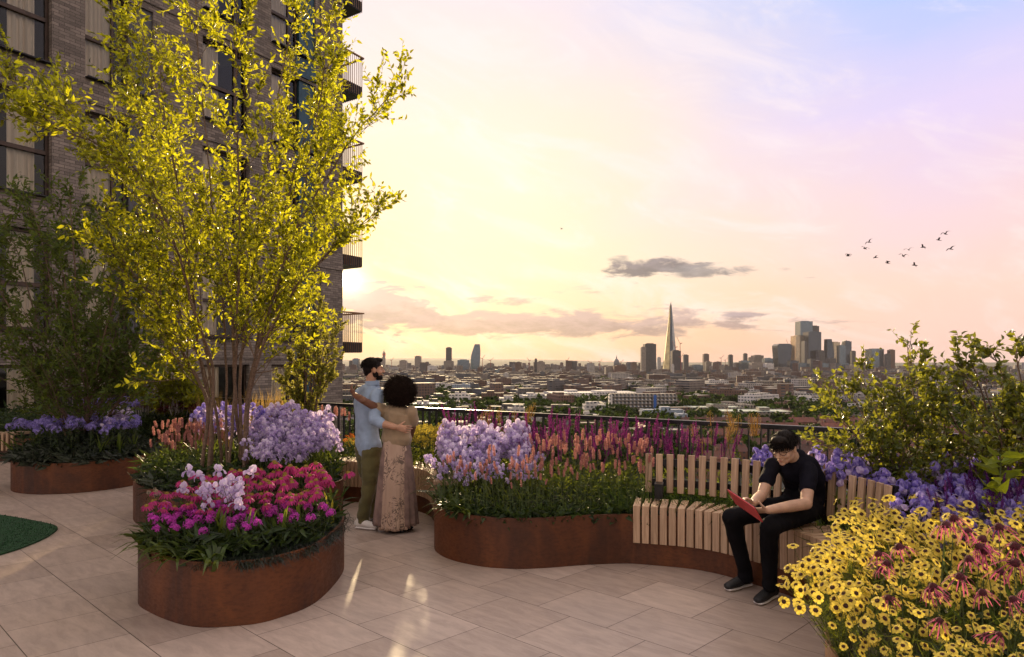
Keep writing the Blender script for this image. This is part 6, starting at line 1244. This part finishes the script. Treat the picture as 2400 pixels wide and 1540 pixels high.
def skirt_mat():
    m = bpy.data.materials.new('printed_skirt'); m.use_nodes = True; t = NT(m.node_tree); b = t.n['Principled BSDF']; co = t.new('ShaderNodeTexCoord').outputs['Object']; x, y, z = t.sep(co)
    v = t.vm('MULTIPLY', co, (1, 1, .8)); n1 = t.noise(v, 6.5, 2, .5, 2.2); n2 = t.noise(t.vm('ADD', v, (3, 1, 7)), 9, 2, .5, 2.4); area = t.noise(t.vm('MULTIPLY', co, (1, 1, .6)), 5, 2)
    ln = t.m('MAXIMUM', t.m('LESS_THAN', t.m('ABSOLUTE', t.m('SUBTRACT', n1, .5)), .022), t.m('LESS_THAN', t.m('ABSOLUTE', t.m('SUBTRACT', n2, .48)), .016)); fil = t.m('GREATER_THAN', n1, .68)
    mk = t.m('MULTIPLY', t.m('MAXIMUM', ln, fil), t.mr(t.m('SUBTRACT', area, t.m('MULTIPLY', z, .12)), .34, .42)); c = t.mix(t.m('MULTIPLY', mk, .8), t.mix(t.mr(area, .3, .7), (.42, .30, .225, 1), (.52, .38, .29, 1)), (.07, .048, .04, 1)); t.l.new(c, b.inputs['Base Color']); b.inputs['Roughness'].default_value = .75; return m
def skirt(cx, r0x, r1x, z0, z1, nf, amp, mat, name, ph, ry=.8, drop=.0, a0=0, a1=2 * math.pi):
    mb = MB(); na, nz = 140, 26; v = []
    for j in range(nz):
        s_ = j / (nz - 1); z = z0 + (z1 - z0) * s_
        for i in range(na):
            a = a0 + (a1 - a0) * i / na; fo = amp * s_ ** .7 * (math.sin(nf * a + ph + .8 * math.sin(3 * a)) + .4 * math.sin(nf * 2.3 * a + 1.7)); rx = r0x + (r1x - r0x) * s_ ** .75 + fo
            v.append((cx[0] * (1 - s_) + cx[2] * s_ + rx * math.cos(a), cx[1] * (1 - s_) + cx[3] * s_ + rx * ry * math.sin(a), z + drop * math.sin(a) * s_))
    f = [(j * na + i, j * na + (i + 1) % na, (j + 1) * na + (i + 1) % na, (j + 1) * na + i) for j in range(nz - 1) for i in range(na)]
    o = mb.add(v, f).build(name, mat, rW, True); sl = o.modifiers.new('s', 'SOLIDIFY'); sl.thickness = .003; return o
M_SKIRT = skirt_mat(); M_SHEER = M_SKIRT
W0 = ww - oW; skirt((W0[0], W0[1], W0[0] - .02, W0[1] - .02), .128, .150, .93, .035, 9, .011, M_SKIRT, 'skirt', .4)
hips = MB(); limb(hips, [ww - oW + (0, 0, -.04), hw - oW + (0, 0, -.02)], [.088, .100], [1.38, 1.40], rtW); fused('skirt_waist', hips, M_SKIRT, rW, .008, 2)
M_SKIRTSIDE = pm('shaded_skirt_side', (.20, .135, .115), .8, .3, 8);  # sides of the same skirt: sheer cloth with shade put into the colour
for a0, a1, nm in ((-.85, 1.3, 'skirt_side_panel'), (1.85, 4.0, 'skirt_side_panel')):
    mb = MB(); na, nz = 40, 22; v = []
    for j in range(nz):
        s_ = j / (nz - 1)
        for i in range(na):
            a = a0 + (a1 - a0) * i / (na - 1); bu = math.sin(math.pi * i / (na - 1)) ** .7; rx = .122 + .020 * s_ + (.012 + .075 * s_ ** .8) * bu + .010 * s_ * math.sin(a * 17); v.append((W0[0] - .01 * s_ + rx * math.cos(a), W0[1] + rx * .85 * math.sin(a), .90 + (.07 - .90) * s_))
    mb.add(v, [(j * na + i, j * na + i + 1, (j + 1) * na + i + 1, (j + 1) * na + i) for j in range(nz - 1) for i in range(na - 1)]); o = mb.build(nm, M_SKIRTSIDE, rW, True); sl = o.modifiers.new('s', 'SOLIDIFY'); sl.thickness = .002
for cx, D in ((372, 6.50), (470, 6.48)):
    p = C3(cx, 1450, D); p[2] = 0; u_, s2_ = MB(), MB(); shoe(u_, s2_, p - oW, p - oW + unit((.35, .9, 0)) * .25); so = fused('shoe', u_, M_BLK, rW, .005, 2); fused('sole', s2_, M_BLK, so, .005, 2)
af = MB(); hl = hcW - oW + (0, -.01, .012); blob(af, hl, (.150, .140, .150), None, 24, 16)
ao = fused('hair', af, M_AFRO, rW, .008, 1, lambda c: .014 * mnoise.noise((c[0] * 22, c[1] * 22, c[2] * 22)) + .008 * mnoise.noise((c[0] * 60, c[1] * 60, c[2] * 60)))
sm_ = MB(); n_ = 9000; d_ = unit(g.normal(size=(n_, 3))); P = hl + d_ * (.146, .136, .146) * g.uniform(.93, 1.06, (n_, 1)); leaves(sm_, P, d_ + g.normal(size=(n_, 3)) * .7, g.uniform(.018, .046, n_), .0022, g, .1, .9); sm_.build('hair_curls', M_AFRO, ao)
# ---- seated man with tablet
oS = np.array([2.12, 5.02, 0]); rS = empty('person', oS); tag(rS, 'man in black t-shirt, black jeans and glasses sitting on the bench, reading a tablet', 'person')
fS = unit((-.78, -.62, 0)); rtS = np.array([fS[1], -fS[0], 0])      # rtS: his right-hand side
hcS = C4(690, 205, 4.80); body = MB(); LS, MS = head(body, hcS, (-.70, -.60, -.34), (-.25, -.2, .95), 1.0)
nb = C4(790, 292, 4.90); limb(body, [LS((0, -.035, -.045)), (LS((0, -.05, -.09)) + nb) / 2, nb], [.052, .052, .054], n=3)
sR = C4(592, 345, 4.98); sL = C4(893, 385, 4.80); eR = C4(508, 590, 4.86); eL = C4(870, 660, 4.62); wR_ = C4(432, 655, 4.62); wL_ = C4(560, 712, 4.40)
limb(body, [sR, (sR + eR) / 2, eR], [.042, .045, .038]); limb(body, [eR, eR * .6 + wR_ * .4, wR_], [.040, .040, .026]); hand(body, wR_, (-.70, -.30, .30), (-.2, -.55, -.6), (.3, -.3, .8), 1.0, (.5, .5, .3), .03, .4)
limb(body, [sL, (sL + eL) / 2, eL], [.042, .046, .040]); limb(body, [eL, eL * .6 + wL_ * .4, wL_], [.042, .041, .027]); hand(body, wL_, (-.90, .10, -.06), (.0, .45, .55), (-.2, .3, .8), 1.0, (.45, .45, .3), .05, .35)
hipS = C4(835, 715, 4.99); hipS[2] = .615; chS = nb * .62 + hipS * .38 + (.045, .03, -.01); waS = nb * .25 + hipS * .75 + (.05, .035, 0)
limb(body, [nb + (0, 0, -.06), chS, waS, hipS], [.08, .085, .08, .09], [1.5, 1.5, 1.4, 1.4], rtS)
body.V = [v - oS for v in body.V]; fused('body', body, M_SK3, rS, .004, 3)
ts = MB(); limb(ts, [nb + (0, 0, -.045), nb * .8 + chS * .2 + (.01, .01, -.02), chS, waS, hipS + (0, 0, .0)], [.074, .096, .108, .102, .108], [1.6, 1.66, 1.55, 1.42, 1.40], rtS, sides=20)
blob(ts, nb * .72 + chS * .28 + (0, 0, -.01), (.150, .086, .096), np.stack([rtS, fS, np.array([0, 0, 1.])], 1)); blob(ts, nb * .4 + chS * .6 + fS * .025, (.156, .114, .12), np.stack([rtS, fS, np.array([0, 0, 1.])], 1)); limb(ts, [sR, sR * .5 + eR * .5], [.058, .060]); limb(ts, [sL, sL * .48 + eL * .52], [.060, .064]); limb(ts, [nb + (0, 0, .012), nb + (0, 0, -.03)], [.066, .085]); ts.V = [v - oS for v in ts.V]; fused('tshirt', ts, M_BLACK, rS, .0065, 4, wr(9, .013, .9, 2))
je = MB(); k1 = C4(262, 772, 4.72); k2 = C4(572, 845, 4.44); a1 = C4(372, 1205, 4.90); a2 = C4(572, 1270, 4.62); hr = hipS + rtS * .075 + (0, 0, -.02); hl_ = hipS - rtS * .075 + (0, 0, -.02)
limb(je, [hipS + (0, 0, .05), hipS + (0, 0, -.03)], [.108, .105], [1.45, 1.45], rtS)
for h_, k_, a_ in ((hr, k1, a1), (hl_, k2, a2)): limb(je, [h_, h_ * .5 + k_ * .5 + (0, 0, .005), k_], [.092, .084, .068]); limb(je, [k_, k_ * .6 + a_ * .4 + (.0, .015, 0), a_], [.068, .062, .050]); limb(je, [a_, a_ + (0, 0, -.045)], [.052, .056], n=3)
je.V = [v - oS for v in je.V]; fused('jeans', je, M_BJEAN, rS, .007, 4, wr(9, .006, .9, 6))
for hl2, to2 in ((C4(425, 1325, 4.98), C4(160, 1360, 4.80)), (C4(628, 1385, 4.74), C4(385, 1468, 4.47))):
    hl2[2] = to2[2] = 0; to2 = hl2 + unit(to2 - hl2) * .30; u_, s2_ = MB(), MB(); shoe(u_, s2_, hl2 - oS, to2 - oS, w_=.05); so = fused('shoe', u_, M_BSHOE, rS, .005, 2); fused('sole', s2_, M_SOLE, so, .005, 2)
    lc = MB(); d_ = unit(to2 - hl2); rt_ = np.array([d_[1], -d_[0], 0])
    for q in (.10, .125, .15, .175): p = hl2 - oS + d_ * q + (0, 0, .098 - (q - .10) * .32); limb(lc, [p - rt_ * .018, p + (0, 0, .004), p + rt_ * .018], [.0028] * 3, n=2, sides=6)
    lc.build('laces', pm('grey_lace', (.12, .13, .14), .8), so, True)
Lh = lambda p: LS(p) - oS; Mh = MS; hm_ = MB()
for c_, r_ in (((0, -.018, .056), (.083, .098, .074)), ((0, -.066, .008), (.066, .046, .068)), ((0, .048, .084), (.060, .048, .034)), ((.0, -.07, -.035), (.050, .030, .038))): blob(hm_, Lh(c_), r_, Mh)
for sx in (-1, 1): blob(hm_, Lh((sx * .071, .008, .034)), (.012, .030, .038), Mh)
ho = fused('hair', hm_, M_HAIR, rS, .006, 3, wr(30, .003)); sm_ = MB(); n_ = 3000; d_ = unit(g.normal(size=(n_, 3))); d_[:, 2] = np.abs(d_[:, 2]) - .15; d_ = unit(d_); P = np.array([Lh((0, -.016, .056)) + Mh @ (q * (.086, .102, .078)) for q in d_]); Dv = np.array([Mh @ (q * .12 + np.array([0, .45 if q[1] > -.2 else -.25, -.85]) + g.normal(size=3) * .10) for q in d_]); strands(sm_, P, Dv, g.uniform(.025, .055, n_), .0030, g, .4)
n_ = 420; xx = g.uniform(-.062, .062, n_); P = np.array([Lh((x, .082 - 4 * x * x + g.uniform(-.012, .006), .075 + g.normal() * .008)) for x in xx]); Dv = np.array([Mh @ np.array([x * 3 + g.normal() * .3, .22, -1]) for x in xx]); strands(sm_, P, Dv, g.uniform(.018, .036, n_), .0032, g, .2); sm_.build('hair_strands', M_HAIR, ho)
gl = MB()
for sx in (-1, 1):
    ring = [Lh((sx * .032 + .024 * math.cos(q), .094 - .25 * abs(.024 * math.cos(q) + sx * .032) ** 1.2, .004 + .019 * math.sin(q) * (1 if math.sin(q) > 0 else 1.0))) for q in np.linspace(0, 2 * math.pi, 17)]; gl.tube(ring, .0022, 6); gl.tube([Lh((sx * .056, .086, .008)), Lh((sx * .074, .04, .006)), Lh((sx * .079, -.005, .006))], .0022, 6)
gl.tube([Lh((-.009, .096, .008)), Lh((0, .099, .011)), Lh((.009, .096, .008))], .0018, 6); gl.build('glasses', pm('black_acetate', (.01, .01, .012), .25), rS, True)
eb = MB()
for sx in (-1, 1): blob(eb, Lh((sx * .032, .090, .029)), (.018, .005, .0035), Mh, 8, 6); blob(eb, Lh((sx * .031, .0775, .002)), (.011, .005, .0025), Mh, 8, 6)
eb.build('eyes_and_brows', M_HAIR, rS, True); lp = MB(); blob(lp, Lh((0, .0965, -.0565)), (.018, .0045, .0035), Mh, 10, 6); blob(lp, Lh((0, .0945, -.0665)), (.014, .0045, .004), Mh, 10, 6); lp.build('lips', pm('lip', (.36, .15, .12), .5), rS, True)
# the tablet he holds
tc = (C4(280, 615, 4.58) + C4(470, 715, 4.40) + C4(450, 745, 4.38) + C4(345, 600, 4.70)) / 4
A0, A1 = C4(285, 618, 4.50), C4(455, 735, 4.34); ux = unit(A1 - A0); back_n = unit(np.array([-.31, -.58, -.70])); back_n = unit(back_n - ux * np.dot(back_n, ux)); uy = np.cross(back_n, ux)
tb = empty('tablet', (A0 + A1) / 2); tag(tb, 'tablet in a red cover held in the hands of the seated man', 'tablet')
def plate(w_, h_, t_, off, c0=(0, 0)):
    mb = MB(); v = np.array([(sx * w_ / 2 + c0[0], sy * h_ / 2 + c0[1], sz * t_ / 2 + off) for sz in (-1, 1) for sx, sy in ((-1, -1), (1, -1), (1, 1), (-1, 1))]); v = v @ np.stack([ux, uy, back_n], 0); return mb.add(v, [(3, 2, 1, 0), (4, 5, 6, 7), (0, 1, 5, 4), (1, 2, 6, 5), (2, 3, 7, 6), (3, 0, 4, 7)])
bevelmod(plate(.250, .175, .010, .0).build('cover', pm('red_cover', (.50, .055, .060), .5, .15, 8), tb), .004, 2); plate(.236, .160, .004, -.0075).build('screen', pm('dark_screen', (.02, .02, .025), .1), tb)
# ---- birds
M_BIRD = pm('dark_plumage', (.05, .045, .045), .8)
def bird(seed):
    g = np.random.default_rng(seed); mb = MB(); limb(mb, [(-.16, 0, 0), (0, 0, .01), (.15, 0, .02), (.21, 0, .035)], [.02, .05, .04, .022], n=3, sides=8); limb(mb, [(-.18, 0, 0), (-.28, 0, 0)], [.03, .012], [2.2, 3.5], (0, 1, 0), n=2, sides=6); limb(mb, [(.22, 0, .035), (.26, 0, .03)], [.012, .004], n=2, sides=5)
    up = g.uniform(.05, .28); v = []
    for sy in (-1, 1):
        w = MB(); pr = [(0, .02, .11), (.18, .10 + up * .5, .10), (.36, .12 + up * .4, .075), (.56, .04 + up * .3, .02)]; vs = []
        for y, z, c in pr: vs += [(.06 - y * .12 + c * .4, sy * y, z + .008), (.06 - y * .12 - c * 1.1, sy * y, z), (.06 - y * .12 - c * .2, sy * y, z - .008)]
        f = []
        for k in range(3):
            for a_, b_ in ((0, 1), (1, 2), (2, 0)): f.append((k * 3 + a_, k * 3 + b_, k * 3 + 3 + b_, k * 3 + 3 + a_))
        v.append((vs, f))
    return mb.mesh('bird', M_BIRD, True), [MB().add(vs, f).mesh('wing', M_BIRD) for vs, f in v]
BPX = [(1988, 600, 'lowest left one of the flock'), (2037, 568, 'upper left one of the flock'), (2027, 583, 'just below the upper left bird'), (2052, 604, 'between the left edge and the middle of the flock'), (2080, 617, 'lowest in the middle of the flock'), (2117, 601, 'below the middle of the flock'), (2130, 586, 'in the middle of the flock'), (2163, 580, 'right of the middle of the flock'), (2143, 622, 'lowest right of the middle of the flock'), (2200, 563, 'second highest at the right'), (2216, 549, 'highest of the flock at the right'), (2228, 584, 'farthest right of the flock')]
for k, (px, py, tx) in enumerate(BPX):
    bm, wg = bird(k); o = bpy.data.objects.new('bird', bm); COL.objects.link(o); p = PD(px, py, 62 + (k * 7) % 11); o.location = p; o.rotation_euler = (g.normal() * .25, g.normal() * .12, math.pi + g.normal() * .5); tag(o, 'dark flying bird, ' + tx, 'bird', 'birds flying over the city')
    for wm in wg: c = bpy.data.objects.new('wing', wm); COL.objects.link(c); c.parent = o
bm, wg = bird(50); o = bpy.data.objects.new('bird', bm); COL.objects.link(o); o.location = PD(1316, 537, 150); o.rotation_euler = (0, 0, 2.6); tag(o, 'tiny lone bird high in the middle of the sky', 'bird')
for wm in wg: c = bpy.data.objects.new('wing', wm); COL.objects.link(c); c.parent = o
